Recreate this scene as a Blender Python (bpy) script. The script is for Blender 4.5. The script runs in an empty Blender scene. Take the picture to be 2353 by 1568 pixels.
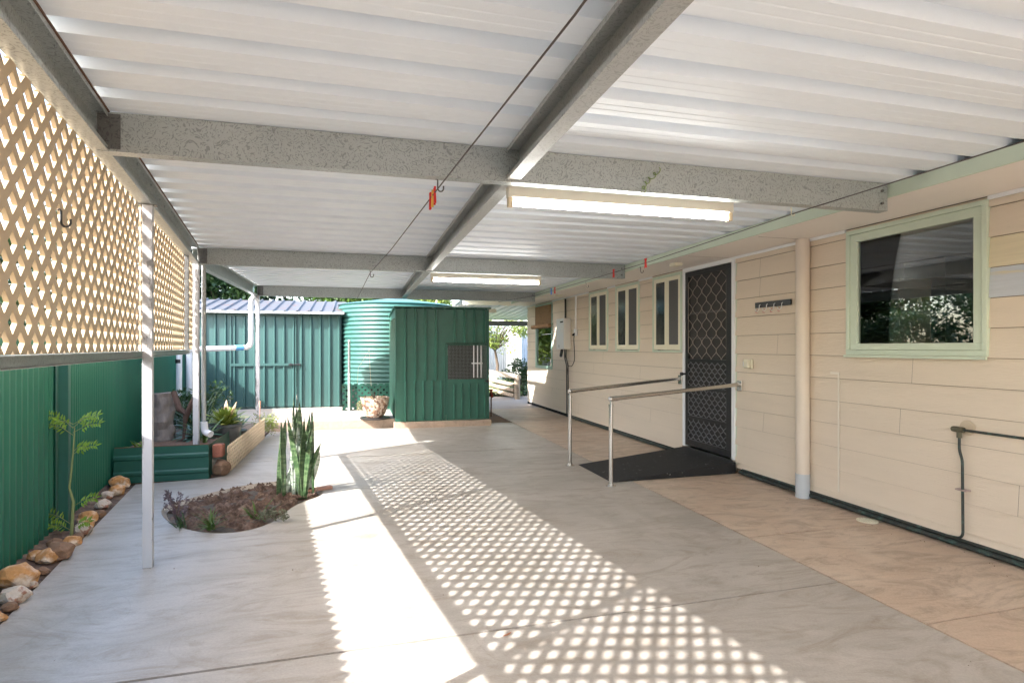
import bpy, bmesh, math, random
from mathutils import Vector, Matrix
from mathutils.geometry import tessellate_polygon
R = math.radians
random.seed(7)
SC = bpy.context.scene
COL = SC.collection
# ------------------------------------------------------------------ camera
TH = R(15.0); F = 1318.0; H = 1.35
cam = bpy.data.cameras.new("camera"); camo = bpy.data.objects.new("camera", cam); COL.objects.link(camo)
cam.sensor_width = 36; cam.lens = 36 * F / 2352; cam.shift_y = 13 / 2352; cam.clip_start = 0.02; cam.clip_end = 3000
camo.location = (0, 0, H); camo.rotation_euler = (R(90), 0, -TH)
SC.camera = camo
# ------------------------------------------------------------------ world, sun, exposure
SUN_EL = R(37.6); SUN_D = Vector((1.133, 0.64, -1)).normalized()
w = bpy.data.worlds.new("World"); SC.world = w; w.use_nodes = True
nt = w.node_tree; nt.nodes.clear()
sky = nt.nodes.new('ShaderNodeTexSky'); sky.sky_type = 'NISHITA'; sky.sun_disc = False
sky.sun_elevation = SUN_EL; sky.sun_rotation = math.atan2(-1.133, -0.64)
sky.air_density = 1.0; sky.dust_density = 2.5; sky.ozone_density = 0.6
bg = nt.nodes.new('ShaderNodeBackground'); bg.inputs['Strength'].default_value = 0.15
wo = nt.nodes.new('ShaderNodeOutputWorld')
nt.links.new(sky.outputs[0], bg.inputs[0]); nt.links.new(bg.outputs[0], wo.inputs[0])
sl = bpy.data.lights.new("sun", 'SUN'); sl.energy = 2.0; sl.angle = R(0.53); sl.color = (1, 0.975, 0.945)
so = bpy.data.objects.new("sun", sl); COL.objects.link(so)
so.rotation_euler = SUN_D.to_track_quat('-Z', 'Y').to_euler(); so.location = (-6, -4, 9)
SC.view_settings.view_transform = 'Standard'; SC.view_settings.look = 'None'
SC.view_settings.exposure = 3.0; SC.view_settings.gamma = 1
SC.render.engine = 'CYCLES'
SC.cycles.max_bounces = 10; SC.cycles.diffuse_bounces = 6; SC.cycles.transparent_max_bounces = 16

# ------------------------------------------------------------------ measuring help (plan positions from survey of the photograph)
cT, sT = math.cos(TH), math.sin(TH)
def at(u, v, z=0.0):
    d = (H - z) * F / (v - 797.0); l = (u - 1176) * d / F
    return Vector((l * cT + d * sT, d * cT - l * sT, z))
def wallY(u, X=3.93):
    return (F * X / (cT * (u - 823)) - X * sT) / cT
NX, NY = 0.9898, 0.1426
def L(p, s, z=0.0):            # frame of the slanting boundary line: p across, s along
    return Vector((NX * p - NY * s, NY * p + NX * s, z))
NV = Vector((NX, NY, 0)); TV = Vector((-NY, NX, 0)); ZV = Vector((0, 0, 1)); XV = Vector((1, 0, 0)); YV = Vector((0, 1, 0))

# ------------------------------------------------------------------ materials
MATS = {}
def mat(name, col, rough=0.6, metal=0.0, var=0.0, vscale=6.0, bump=0.0, bscale=60.0, spec=0.5, col2=None, c2scale=2.0, c2lo=0.45, c2hi=0.65, stretch=(1, 1, 1), trans=0.0):
    if name in MATS: return MATS[name]
    m = bpy.data.materials.new(name); m.use_nodes = True; n = m.node_tree.nodes; k = m.node_tree.links
    b = n['Principled BSDF']
    b.inputs['Roughness'].default_value = rough; b.inputs['Metallic'].default_value = metal
    b.inputs['Specular IOR Level'].default_value = spec
    b.inputs['Base Color'].default_value = (*col, 1)
    tc = n.new('ShaderNodeTexCoord'); mp = n.new('ShaderNodeMapping'); mp.inputs['Scale'].default_value = stretch
    k.new(tc.outputs['Object'], mp.inputs[0])
    cur = None
    if col2:
        t = n.new('ShaderNodeTexNoise'); t.inputs['Scale'].default_value = c2scale; t.inputs['Detail'].default_value = 8; t.inputs['Roughness'].default_value = 0.6
        k.new(mp.outputs[0], t.inputs[0])
        r = n.new('ShaderNodeValToRGB'); r.color_ramp.elements[0].position = c2lo; r.color_ramp.elements[1].position = c2hi
        r.color_ramp.elements[0].color = (*col, 1); r.color_ramp.elements[1].color = (*col2, 1)
        k.new(t.outputs[0], r.inputs[0]); cur = r.outputs[0]
    if var > 0:
        t = n.new('ShaderNodeTexNoise'); t.inputs['Scale'].default_value = vscale; t.inputs['Detail'].default_value = 10; t.inputs['Roughness'].default_value = 0.7
        k.new(mp.outputs[0], t.inputs[0])
        mr = n.new('ShaderNodeMapRange'); mr.inputs[1].default_value = 0.25; mr.inputs[2].default_value = 0.75
        mr.inputs[3].default_value = 1 - var; mr.inputs[4].default_value = 1 + var
        k.new(t.outputs[0], mr.inputs[0])
        mx = n.new('ShaderNodeVectorMath'); mx.operation = 'SCALE'
        if cur: k.new(cur, mx.inputs[0])
        else: mx.inputs[0].default_value = col
        k.new(mr.outputs[0], mx.inputs['Scale']); cur = mx.outputs[0]
    if cur: k.new(cur, b.inputs['Base Color'])
    if bump > 0:
        t = n.new('ShaderNodeTexNoise'); t.inputs['Scale'].default_value = bscale; t.inputs['Detail'].default_value = 6
        k.new(mp.outputs[0], t.inputs[0])
        bp = n.new('ShaderNodeBump'); bp.inputs['Strength'].default_value = bump; bp.inputs['Distance'].default_value = 0.01
        k.new(t.outputs[0], bp.inputs['Height']); k.new(bp.outputs[0], b.inputs['Normal'])
    if trans > 0:
        tr = n.new('ShaderNodeBsdfTranslucent'); ms = n.new('ShaderNodeMixShader'); ms.inputs[0].default_value = trans
        if cur: k.new(cur, tr.inputs[0])
        else: tr.inputs[0].default_value = (*col, 1)
        k.new(b.outputs[0], ms.inputs[1]); k.new(tr.outputs[0], ms.inputs[2]); k.new(ms.outputs[0], n['Material Output'].inputs[0])
    MATS[name] = m
    return m

def concrete(name, c1, c2, c3, scale=0.9, rough=0.75):
    if name in MATS: return MATS[name]
    m = bpy.data.materials.new(name); m.use_nodes = True; n = m.node_tree.nodes; k = m.node_tree.links; b = n['Principled BSDF']
    tc = n.new('ShaderNodeTexCoord')
    def noise(s, det, ro, dist=0.0, st=(1, 1, 1)):
        mp = n.new('ShaderNodeMapping'); mp.inputs['Scale'].default_value = st; mp.inputs['Rotation'].default_value = (0, 0, 0.5); k.new(tc.outputs['Object'], mp.inputs[0])
        t = n.new('ShaderNodeTexNoise'); t.inputs['Scale'].default_value = s; t.inputs['Detail'].default_value = det
        t.inputs['Roughness'].default_value = ro; t.inputs['Distortion'].default_value = dist
        k.new(mp.outputs[0], t.inputs[0]); return t.outputs[0]
    def ramp(o, a, bb, ca, cb):
        r = n.new('ShaderNodeValToRGB'); e = r.color_ramp.elements; e[0].position = a; e[1].position = bb; e[0].color = (*ca, 1); e[1].color = (*cb, 1)
        k.new(o, r.inputs[0]); return r.outputs[0]
    def mix(t, f, a, bb):
        x = n.new('ShaderNodeMix'); x.data_type = 'RGBA'; x.blend_type = t
        if isinstance(f, float): x.inputs[0].default_value = f
        else: k.new(f, x.inputs[0])
        k.new(a, x.inputs[6])
        if isinstance(bb, tuple): x.inputs[7].default_value = (*bb, 1)
        else: k.new(bb, x.inputs[7])
        return x.outputs[2]
    big = noise(scale, 6, 0.6, 1.2); a = ramp(big, 0.35, 0.65, c1, c2)
    st = noise(scale * 1.7, 9, 0.7, 2.5, (1, 2.6, 1)); sf = ramp(st, 0.47, 0.72, (0, 0, 0), (1, 1, 1)); a = mix('MIX', sf, a, c3)
    fine = ramp(noise(90, 5, 0.8), 0.3, 0.7, (0.86,) * 3, (1.1,) * 3); a = mix('MULTIPLY', 1.0, a, fine)
    sw = ramp(noise(5, 8, 0.75, 0.8, (0.5, 3, 1)), 0.3, 0.7, (0.9,) * 3, (1.06,) * 3); a = mix('MULTIPLY', 1.0, a, sw)
    vo = n.new('ShaderNodeTexVoronoi'); vo.inputs['Scale'].default_value = 7; k.new(tc.outputs['Object'], vo.inputs[0])
    sp = ramp(vo.outputs['Distance'], 0.015, 0.03, (0.45,) * 3, (1,) * 3); a = mix('MULTIPLY', 0.8, a, sp)
    # hairline cracks: thin level set of a distorted noise, present only here and there
    cr = noise(0.55, 3, 0.5, 1.5); ms = n.new('ShaderNodeMath'); ms.operation = 'SUBTRACT'; k.new(cr, ms.inputs[0]); ms.inputs[1].default_value = 0.52
    ab = n.new('ShaderNodeMath'); ab.operation = 'ABSOLUTE'; k.new(ms.outputs[0], ab.inputs[0])
    ck = ramp(ab.outputs[0], 0.0, 0.0012, (0.72, 0.66, 0.6), (1, 1, 1)); a = mix('MULTIPLY', 0.22, a, ck)
    k.new(a, b.inputs['Base Color'])
    rr = n.new('ShaderNodeMapRange'); k.new(big, rr.inputs[0]); rr.inputs[3].default_value = rough - 0.2; rr.inputs[4].default_value = rough + 0.1
    k.new(rr.outputs[0], b.inputs['Roughness'])
    bp = n.new('ShaderNodeBump'); bp.inputs['Strength'].default_value = 0.25; bp.inputs['Distance'].default_value = 0.004
    k.new(noise(70, 6, 0.7), bp.inputs['Height']); k.new(bp.outputs[0], b.inputs['Normal'])
    MATS[name] = m; return m

def galv(name, c=(0.42, 0.45, 0.445), flake=(0.27, 0.29, 0.285), metal=0.35, rough=0.45):
    if name in MATS: return MATS[name]
    m = bpy.data.materials.new(name); m.use_nodes = True; n = m.node_tree.nodes; k = m.node_tree.links; b = n['Principled BSDF']
    tc = n.new('ShaderNodeTexCoord')
    t0 = n.new('ShaderNodeTexNoise'); t0.inputs['Scale'].default_value = 17; t0.inputs['Detail'].default_value = 2.5; t0.inputs['Distortion'].default_value = 7.0
    k.new(tc.outputs['Object'], t0.inputs[0])
    r = n.new('ShaderNodeValToRGB'); e = r.color_ramp.elements; e[0].position = 0.40; e[1].position = 0.47; e[0].color = (*flake, 1); e[1].color = (*c, 1)
    k.new(t0.outputs[0], r.inputs[0])
    t1 = n.new('ShaderNodeTexNoise'); t1.inputs['Scale'].default_value = 3; t1.inputs['Detail'].default_value = 6; k.new(tc.outputs['Object'], t1.inputs[0])
    r1 = n.new('ShaderNodeValToRGB'); r1.color_ramp.elements[0].color = (0.88, .88, .87, 1); r1.color_ramp.elements[1].color = (1.15,) * 3 + (1,)
    k.new(t1.outputs[0], r1.inputs[0])
    x = n.new('ShaderNodeMix'); x.data_type = 'RGBA'; x.blend_type = 'MULTIPLY'; x.inputs[0].default_value = 1; k.new(r.outputs[0], x.inputs[6]); k.new(r1.outputs[0], x.inputs[7])
    k.new(x.outputs[2], b.inputs['Base Color']); b.inputs['Metallic'].default_value = metal; b.inputs['Roughness'].default_value = rough
    bp = n.new('ShaderNodeBump'); bp.inputs['Strength'].default_value = 0.1; bp.inputs['Distance'].default_value = 0.003; k.new(t0.outputs[0], bp.inputs['Height']); k.new(bp.outputs[0], b.inputs['Normal'])
    MATS[name] = m; return m

def glassmat(name, tint=(0.9, 0.92, 0.92), refl=1.0):
    m = bpy.data.materials.new(name); m.use_nodes = True; n = m.node_tree.nodes; k = m.node_tree.links
    n.remove(n['Principled BSDF'])
    g = n.new('ShaderNodeBsdfGlossy'); g.inputs['Roughness'].default_value = 0.01; g.inputs['Color'].default_value = (1, 1, 1, 1)
    t = n.new('ShaderNodeBsdfTransparent'); t.inputs['Color'].default_value = (*tint, 1)
    fr = n.new('ShaderNodeFresnel'); fr.inputs['IOR'].default_value = 1.5
    mm = n.new('ShaderNodeMath'); mm.operation = 'MULTIPLY'; mm.inputs[1].default_value = refl; mm.use_clamp = True; k.new(fr.outputs[0], mm.inputs[0])
    ms = n.new('ShaderNodeMixShader'); k.new(mm.outputs[0], ms.inputs[0]); k.new(t.outputs[0], ms.inputs[1]); k.new(g.outputs[0], ms.inputs[2])
    k.new(ms.outputs[0], n['Material Output'].inputs[0]); MATS[name] = m; return m
def emis(name, col, s):
    m = bpy.data.materials.new(name); m.use_nodes = True; b = m.node_tree.nodes['Principled BSDF']
    b.inputs['Emission Color'].default_value = (*col, 1); b.inputs['Emission Strength'].default_value = s; b.inputs['Base Color'].default_value = (0.9, 0.9, 0.9, 1)
    MATS[name] = m; return m

# ------------------------------------------------------------------ mesh helpers (all coordinates are world coordinates)
def obox(bm, o, a, b, c):
    o, a, b, c = Vector(o), Vector(a), Vector(b), Vector(c)
    if a.cross(b).dot(c) < 0: a, b = b, a
    v = [bm.verts.new(o + i * a + j * b + k_ * c) for k_ in (0, 1) for j in (0, 1) for i in (0, 1)]
    for f in ((0, 2, 3, 1), (4, 5, 7, 6), (0, 1, 5, 4), (1, 3, 7, 5), (3, 2, 6, 7), (2, 0, 4, 6)):
        bm.faces.new([v[i] for i in f])
def box(bm, x0, x1, y0, y1, z0, z1):
    obox(bm, (x0, y0, z0), (x1 - x0, 0, 0), (0, y1 - y0, 0), (0, 0, z1 - z0))
def tube(bm, pts, r, n=10, cap=True):
    pts = [Vector(p) for p in pts]; rs = r if isinstance(r, (list, tuple)) else [r] * len(pts)
    rings = []; up = None
    for i, p in enumerate(pts):
        d = (pts[min(i + 1, len(pts) - 1)] - pts[max(i - 1, 0)]).normalized()
        if up is None:
            up = d.orthogonal().normalized()
        else:
            up = (up - d * up.dot(d)); up = up.normalized() if up.length > 1e-6 else d.orthogonal().normalized()
        s = d.cross(up)
        rings.append([bm.verts.new(p + rs[i] * (math.cos(2 * math.pi * j / n) * up + math.sin(2 * math.pi * j / n) * s)) for j in range(n)])
    for i in range(len(rings) - 1):
        for j in range(n):
            bm.faces.new((rings[i][j], rings[i][(j + 1) % n], rings[i + 1][(j + 1) % n], rings[i + 1][j]))
    if cap and n > 2:
        bm.faces.new(list(reversed(rings[0]))); bm.faces.new(rings[-1])
def bend(pts, r=0.05, n=5):
    """round the corners of a polyline"""
    pts = [Vector(p) for p in pts]; out = [pts[0]]
    for i in range(1, len(pts) - 1):
        a, b, c = pts[i - 1], pts[i], pts[i + 1]
        rr = min(r, (a - b).length * .45, (c - b).length * .45)
        p, q = b + (a - b).normalized() * rr, b + (c - b).normalized() * rr
        for j in range(n + 1):
            t = j / n; out.append(p * (1 - t) ** 2 + b * 2 * t * (1 - t) + q * t * t)
    out.append(pts[-1]); return out
def lathe(bm, c, prof, n=32, jit=0.0):
    rings = []
    for r, z in prof:
        rings.append([bm.verts.new((c[0] + r * math.cos(2 * math.pi * j / n), c[1] + r * math.sin(2 * math.pi * j / n), c[2] + z)) for j in range(n)])
    for i in range(len(rings) - 1):
        for j in range(n):
            bm.faces.new((rings[i][j], rings[i][(j + 1) % n], rings[i + 1][(j + 1) % n], rings[i + 1][j]))
    bm.faces.new(list(reversed(rings[0]))); bm.faces.new(rings[-1])
def cprof(bm, A, B, z0, z1, side, wd=0.065, t=0.003, lip=0.018):
    """C section from A to B (plan points): web on the line, flanges and lips towards side"""
    A, B = Vector((A[0], A[1], 0)), Vector((B[0], B[1], 0)); d = B - A; s = Vector(side).normalized()
    obox(bm, A + ZV * z0, d, s * t, ZV * (z1 - z0))
    for z in (z0, z1 - t):
        obox(bm, A + s * t + ZV * z, d, s * (wd - t), ZV * t)
    obox(bm, A + s * (wd - t) + ZV * (z0 + t), d, s * t, ZV * lip)
    obox(bm, A + s * (wd - t) + ZV * (z1 - t - lip), d, s * t, ZV * lip)
def sheet(bm, prof, A, B, V):
    """profile points (distance along A->B, offset) extruded along V; offset goes along (A->B) x V"""
    A, B, V = Vector(A), Vector(B), Vector(V); u = (B - A).normalized(); n = u.cross(V).normalized()
    lo = [bm.verts.new(A + u * a + n * o) for a, o in prof]; hi = [bm.verts.new(A + u * a + n * o + V) for a, o in prof]
    for i in range(len(lo) - 1): bm.faces.new((lo[i], lo[i + 1], hi[i + 1], hi[i]))
def ribs(length, pitch, rw, rh, sl=0.35, start=0.0, minor=0):
    """pan and rib profile"""
    p = [(0, 0)]; x = start
    while x + rw < length:
        s = rw * sl
        if x > 0: p += [(x, 0), (x + s, rh), (x + rw - s, rh), (x + rw, 0)]
        if minor:
            pan = pitch - rw
            for q in range(1, minor + 1):
                c = x + rw + pan * q / (minor + 1)
                if c + .012 < length: p += [(c - .007, 0), (c - .003, rh * .09), (c + .003, rh * .09), (c + .007, 0)]
        x += pitch
    p.append((length, 0)); return p
def sinprof(length, pitch, amp, k=6):
    n = int(length / pitch * k); return [(length * i / n, amp * math.sin(2 * math.pi * i / k)) for i in range(n + 1)]
def blade(bm, base, az, lean, length, width, droop=0.0, n=7, tip=0.15, twist=0.0, fold=0.15, base_w=0.6):
    """one strap leaf"""
    a = az; p = Vector(base); prev = None; ang = lean
    for i in range(n + 1):
        t = i / n
        ww = width * 0.5 * (base_w + (1 - base_w) * min(1, t * 3)) * (1 if t < 0.6 else max(0.02, 1 - ((t - 0.6) / 0.4) ** (1.5 if tip > .1 else 1)))
        d = Vector((math.cos(a) * math.sin(ang), math.sin(a) * math.sin(ang), math.cos(ang)))
        sd = Vector((-math.sin(a + twist * t), math.cos(a + twist * t), 0)); nm = sd.cross(d).normalized()
        cur = (bm.verts.new(p - sd * ww + nm * ww * fold), bm.verts.new(p), bm.verts.new(p + sd * ww + nm * ww * fold))
        if prev:
            bm.faces.new((prev[0], prev[1], cur[1], cur[0])); bm.faces.new((prev[1], prev[2], cur[2], cur[1]))
        prev = cur; p = p + d * (length / n); ang += droop / n
def leafquad(vs, fs, c, s, rng, asp=0.5):
    n = Vector((rng.gauss(0, 1), rng.gauss(0, 1), rng.gauss(0.5, 1))).normalized(); u = n.orthogonal().normalized()
    u = Matrix.Rotation(rng.random() * 6.28, 3, n) @ u; v = n.cross(u)
    k = len(vs); m = u * s * .5; q = v * s * asp * .5
    vs += [c - m, c - m * .1 + q, c + m, c - m * .1 - q]; fs.append((k, k + 1, k + 2, k + 3))
def foliage(clumps, n_per, size, rng, asp=0.5):
    """leaf faces scattered through lumpy clumps [(centre, (rx,ry,rz))]"""
    vs, fs = [], []
    for c, r in clumps:
        c = Vector(c)
        vol = n_per if isinstance(n_per, int) else int(n_per(r))
        for i in range(vol):
            d = Vector((rng.gauss(0, 1), rng.gauss(0, 1), rng.gauss(0, 1))).normalized() * (rng.random() ** 0.45)
            leafquad(vs, fs, c + Vector((d.x * r[0], d.y * r[1], d.z * r[2])), size * rng.uniform(.6, 1.3), rng, asp)
    me = bpy.data.meshes.new("leaves"); me.from_pydata([tuple(v) for v in vs], [], fs); return me
def dist_slab(bm, poly, z0, z1, holes=()):
    """flat slab with outline poly and holes"""
    loops = [[Vector((p[0], p[1], 0)) for p in poly]] + [[Vector((p[0], p[1], 0)) for p in h] for h in holes]
    fl = [p for l in loops for p in l]
    top = [bm.verts.new((p.x, p.y, z1)) for p in fl]
    for t in tessellate_polygon(loops):
        a, b, c = t
        if (fl[b] - fl[a]).cross(fl[c] - fl[a]).z < 0: a, c = c, a
        try: bm.faces.new((top[a], top[b], top[c]))
        except ValueError: pass
    i0 = 0
    for l in loops:
        n = len(l); bot = [bm.verts.new((p.x, p.y, z0)) for p in l]
        for i in range(n):
            j = (i + 1) % n; bm.faces.new((top[i0 + i], bot[i], bot[j], top[i0 + j]))
        i0 += n

# ------------------------------------------------------------------ object helpers
ORG = {}
def tag(o, label=None, cat=None, group=None, kind=None):
    if label: o['label'] = label
    if cat: o['category'] = cat
    if group: o['group'] = group
    if kind: o['kind'] = kind
    return o
def thing(name, loc, label, cat, group=None):
    o = bpy.data.objects.new(name, None); o.empty_display_size = .1; COL.objects.link(o); o.location = loc; ORG[o.name] = Vector(loc)
    return tag(o, label, cat, group)
def obj(name, bm, m, parent=None, org=None, smooth=False, bevel=0.0, label=None):
    if isinstance(bm, bmesh.types.BMesh):
        me = bpy.data.meshes.new(name)
        if smooth: [setattr(f, 'smooth', True) for f in bm.faces]
        bm.normal_update(); bm.to_mesh(me); bm.free()
    else: me = bm
    o = bpy.data.objects.new(name, me); COL.objects.link(o)
    O = Vector((0, 0, 0)); po = Vector((0, 0, 0))
    if parent is not None: po = ORG[parent.name]
    if org is not None: O = Vector(org)
    elif parent is not None: O = po
    me.transform(Matrix.Translation(-O))
    o.location = O - po if parent is not None else O
    ORG[o.name] = O
    if parent is not None: o.parent = parent
    me.materials.append(m if not isinstance(m, str) else MATS[m])
    if bevel > 0:
        b = o.modifiers.new('bevel', 'BEVEL'); b.width = bevel; b.segments = 2; b.limit_method = 'ANGLE'; b.angle_limit = R(40)
    if label: o['label'] = label
    return o
def autosmooth(o, deg=40):
    me = o.data
    for p in me.polygons: p.use_smooth = True
    me.set_sharp_from_angle(angle=R(deg))
    return o
def B(): return bmesh.new()
def struct(name, bm, m, **k):
    return tag(obj(name, bm, m, **k), kind='structure')

# palette
M_conc = concrete('patio_concrete', (0.475, 0.435, 0.395), (0.375, 0.34, 0.30), (0.30, 0.25, 0.20), .9, .48)
M_pink = concrete('stained_concrete', (0.60, 0.485, 0.385), (0.54, 0.41, 0.31), (0.33, 0.25, 0.185), 1.0, 0.55)
M_path = concrete('path_concrete', (0.44, 0.40, 0.39), (0.40, 0.35, 0.33), (0.36, 0.31, 0.27))
M_edge = concrete('plinth_concrete', (0.42, 0.31, 0.235), (0.36, 0.29, 0.23), (0.27, 0.21, 0.17), 3)
M_joint = mat('joint_dirt', (0.10, 0.085, 0.07), 0.95, var=.4, vscale=30)
M_roof = mat('roof_white', (0.80, 0.86, 0.925), 0.45, var=0.03, vscale=2, bump=0.12, bscale=180, stretch=(1, 1, 1))
M_galv = galv('galvanised'); M_galvl = galv('galvanised_light', (0.46, 0.47, 0.46), (0.36, 0.37, 0.36))
M_galvd = galv('galvanised_dark', (0.15, 0.15, 0.145), (0.09, 0.09, 0.09), .2)
M_post = mat('post_paint', (0.46, 0.46, 0.475), 0.5, col2=(0.22, 0.22, 0.22), c2scale=9, c2lo=.575, c2hi=.61, stretch=(1.5, 1.5, .6), bump=.1)
M_lat = mat('lattice_cream', (0.52, 0.40, 0.26), 0.5, var=0.05, vscale=8, trans=0.03)
M_latr = mat('lattice_edging_cream', (0.66, 0.52, 0.34), 0.55, var=0.12, vscale=9)
M_wall = mat('board_cream', (0.69, 0.59, 0.475), 0.6, var=0.055, vscale=1.6, bump=0.35, bscale=55, stretch=(1, .25, 2.5))
M_sof = mat('soffit_cream', (0.82, 0.77, 0.71), 0.6, var=0.02, bump=.05)
M_trim = mat('trim_green', (0.58, 0.66, 0.54), 0.45, var=0.03, vscale=4)
M_cream = mat('sash_cream', (0.80, 0.76, 0.60), 0.45)
M_white = mat('white_paint', (0.80, 0.81, 0.82), 0.4)
M_black = mat('black_metal', (0.018, 0.018, 0.019), 0.36); M_grl = mat('grille_black', (0.13, 0.13, 0.135), 0.35)
M_fence = mat('fence_green', (0.010, 0.115, 0.072), 0.42, var=0.12, vscale=3, stretch=(1, 1, .4))
M_shed = mat('shed_green', (0.034, 0.088, 0.082), 0.42, var=0.12, vscale=3, stretch=(2, 2, .4))
M_avi = mat('aviary_green', (0.018, 0.098, 0.068), 0.45, var=0.15, vscale=5, bump=.05)
M_tank = mat('tank_green', (0.035, 0.112, 0.097), 0.42, var=0.08, vscale=2)
M_dgreen = mat('dark_green_paint', (0.012, 0.085, 0.06), 0.5, var=.1)
M_soil = mat('soil', (0.10, 0.062, 0.046), 0.95, col2=(0.20, 0.135, 0.10), c2scale=14, var=0.35, vscale=50, bump=1.0, bscale=45)
M_rubber = mat('rubber', (0.018, 0.018, 0.019), 0.8, col2=(0.30, 0.30, 0.29), c2scale=34, c2lo=.665, c2hi=.68, bump=.5, bscale=250)
M_steel = mat('steel', (0.62, 0.60, 0.57), 0.26, metal=1.0)
M_pipe = mat('pipe_cream', (0.66, 0.575, 0.485), 0.4, var=.03)
M_pvc = mat('pvc_grey', (0.47, 0.50, 0.53), 0.4); M_pvcw = mat('pvc_white', (0.72, 0.73, 0.76), 0.35); M_blue = mat('pipe_primer_blue', (0.1, 0.32, 0.6), .5)
M_copper = mat('verdigris_pipe', (0.03, 0.035, 0.032), 0.6, col2=(0.05, 0.10, 0.085), c2scale=20, c2lo=.5, c2hi=.7)
M_wire = mat('wire', (0.06, 0.045, 0.04), 0.5); M_rust = mat('rust', (0.12, 0.06, 0.035), .8); M_red = mat('red_plastic', (0.75, 0.03, 0.025), .4); M_pblue = mat('blue_plastic', (0.1, .3, .75), .4)
M_yel = mat('yellow_plastic', (0.8, 0.5, 0.08), .4)
M_dark = mat('interior_dark', (0.04, 0.037, 0.034), 0.8); M_gap = mat('cavity_black', (0.008, 0.008, 0.008), 1)
M_timb = mat('raw_timber', (0.68, 0.60, 0.43), 0.7, var=.12, vscale=5, stretch=(1, .3, 7), bump=.2); M_gtimb = mat('grey_primed_timber', (0.52, 0.55, 0.60), 0.6, col2=(.62, .56, .42), c2scale=4, c2lo=.6, c2hi=.68, var=.1, vscale=6, stretch=(1, .4, 6))
M_log = mat('weathered_log', (0.36, 0.29, 0.22), 0.9, var=.35, vscale=8, stretch=(1, 1, 1), bump=.4)
M_bamb = mat('bamboo', (0.20, 0.115, 0.055), 0.8, var=.5, vscale=40, stretch=(1, .15, 3))
M_rock = mat('ochre_rock', (0.50, 0.25, 0.09), 0.85, col2=(0.60, 0.49, 0.38), c2scale=7, c2lo=.48, c2hi=.6, var=.3, vscale=14, bump=.8, bscale=25)
M_rock2 = mat('pale_rock', (0.52, 0.44, 0.36), 0.85, col2=(0.30, 0.14, 0.09), c2scale=16, c2lo=.52, c2hi=.6, var=.3, vscale=12, bump=.8, bscale=25)
M_rock3 = mat('brown_rock', (0.22, 0.13, 0.08), 0.9, var=.35, vscale=14, bump=.8, bscale=25)
M_brick = mat('red_brick', (0.30, 0.11, 0.07), .9, var=.3, vscale=20, bump=.6)
M_stem = mat('bark', (0.10, 0.07, 0.05), .9, var=.3, vscale=15, bump=.5); M_gstem = mat('green_stem', (0.22, 0.25, 0.10), .7)
M_lf_dark = mat('leaf_dark', (0.035, 0.075, 0.022), .45, var=.45, vscale=3.0, trans=.25)
M_lf_mid = mat('leaf_mid', (0.075, 0.14, 0.025), .45, var=.5, vscale=2.5, trans=.3)
M_lf_lime = mat('leaf_lime', (0.20, 0.33, 0.035), .4, var=.3, vscale=8, trans=.4)
M_lf_yel = mat('leaf_yellow_green', (0.22, 0.28, 0.06), .45, var=.4, vscale=3, trans=.35)
M_lf_blue = mat('leaf_blue_green', (0.06, 0.14, 0.09), .4, var=.3, vscale=8, trans=.15)
M_grass = mat('lawn_green', (0.08, 0.12, 0.03), .9, var=.4, vscale=20, bump=.6)

# ================================================================== GROUND
bm = B(); S = 400
box(bm, -S, S, -S, S, -0.40, -0.08); struct('ground', bm, mat('ground_soil', (0.17, 0.12, 0.08), .95, var=.3, vscale=1.5, bump=.5, bscale=20))
GAP = 0.006
bedpx = [(367, 1172), (378, 1192), (408, 1209), (450, 1220), (505, 1225), (560, 1220), (605, 1208), (640, 1190), (668, 1165), (700, 1150), (738, 1138), (745, 1124), (712, 1112), (665, 1105), (610, 1107), (550, 1117), (490, 1130), (430, 1146), (385, 1158)]
bed = [at(u, v) for u, v in bedpx]
def smooth_loop(pts, n=2):
    for _ in range(n):
        o = []
        for i in range(len(pts)):
            a, b = pts[i], pts[(i + 1) % len(pts)]; o += [a * .75 + b * .25, a * .25 + b * .75]
        pts = o
    return pts
bed = smooth_loop(bed, 3)
bc = sum(bed, Vector()) / len(bed)
def lx(y): return (-1.18 - .1426 * y) / .9898      # slab edge along the rock strip
JY = [2.70, 7.36]; XJ = 2.675
bm = B()
dist_slab(bm, [(lx(-6), -6), (XJ - GAP, -6), (XJ - GAP, 2.70 - GAP), (lx(2.70), 2.62)], -.1, 0)
dist_slab(bm, [(lx(2.72), 2.64), (XJ - GAP, 2.70 + GAP), (XJ - GAP, 7.36 - GAP), (-1.36, 7.30), (-1.36, 6.60), (-1.49, 6.50), (lx(6.44), 6.42)], -.1, 0, [bed])
dist_slab(bm, [(-1.36, 7.315), (XJ - GAP, 7.36 + GAP), (XJ - GAP, 9.75), (-1.36, 9.84)], -.1, 0)
dist_slab(bm, [(2.23, 9.76), (XJ - GAP, 9.76), (XJ - GAP, 9.95), (2.23, 9.95)], -.1, 0)
struct('patio', bm, M_conc)
bm = B(); box(bm, -2.5, 2.66, -6, 9.9, -.3, -.03); box(bm, 2.66, 3.93, -6, 12.5, -.3, -.03)
struct('joint_bed', bm, M_joint)
bm = B()
ys = [-6, -3.3, -1.93, -.56, .81, 2.18, 3.50, 4.95, 6.30, 7.70, 9.1, 10.5, 12.2]
for a, b_ in zip(ys, ys[1:]):
    dist_slab(bm, [(XJ + GAP, a + GAP), (3.93, a + GAP + .02), (3.93, b_ - GAP + .02), (XJ + GAP, b_ - GAP)], -.1, 0.001)
struct('house_path', bm, M_pink)
bm = B()
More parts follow.
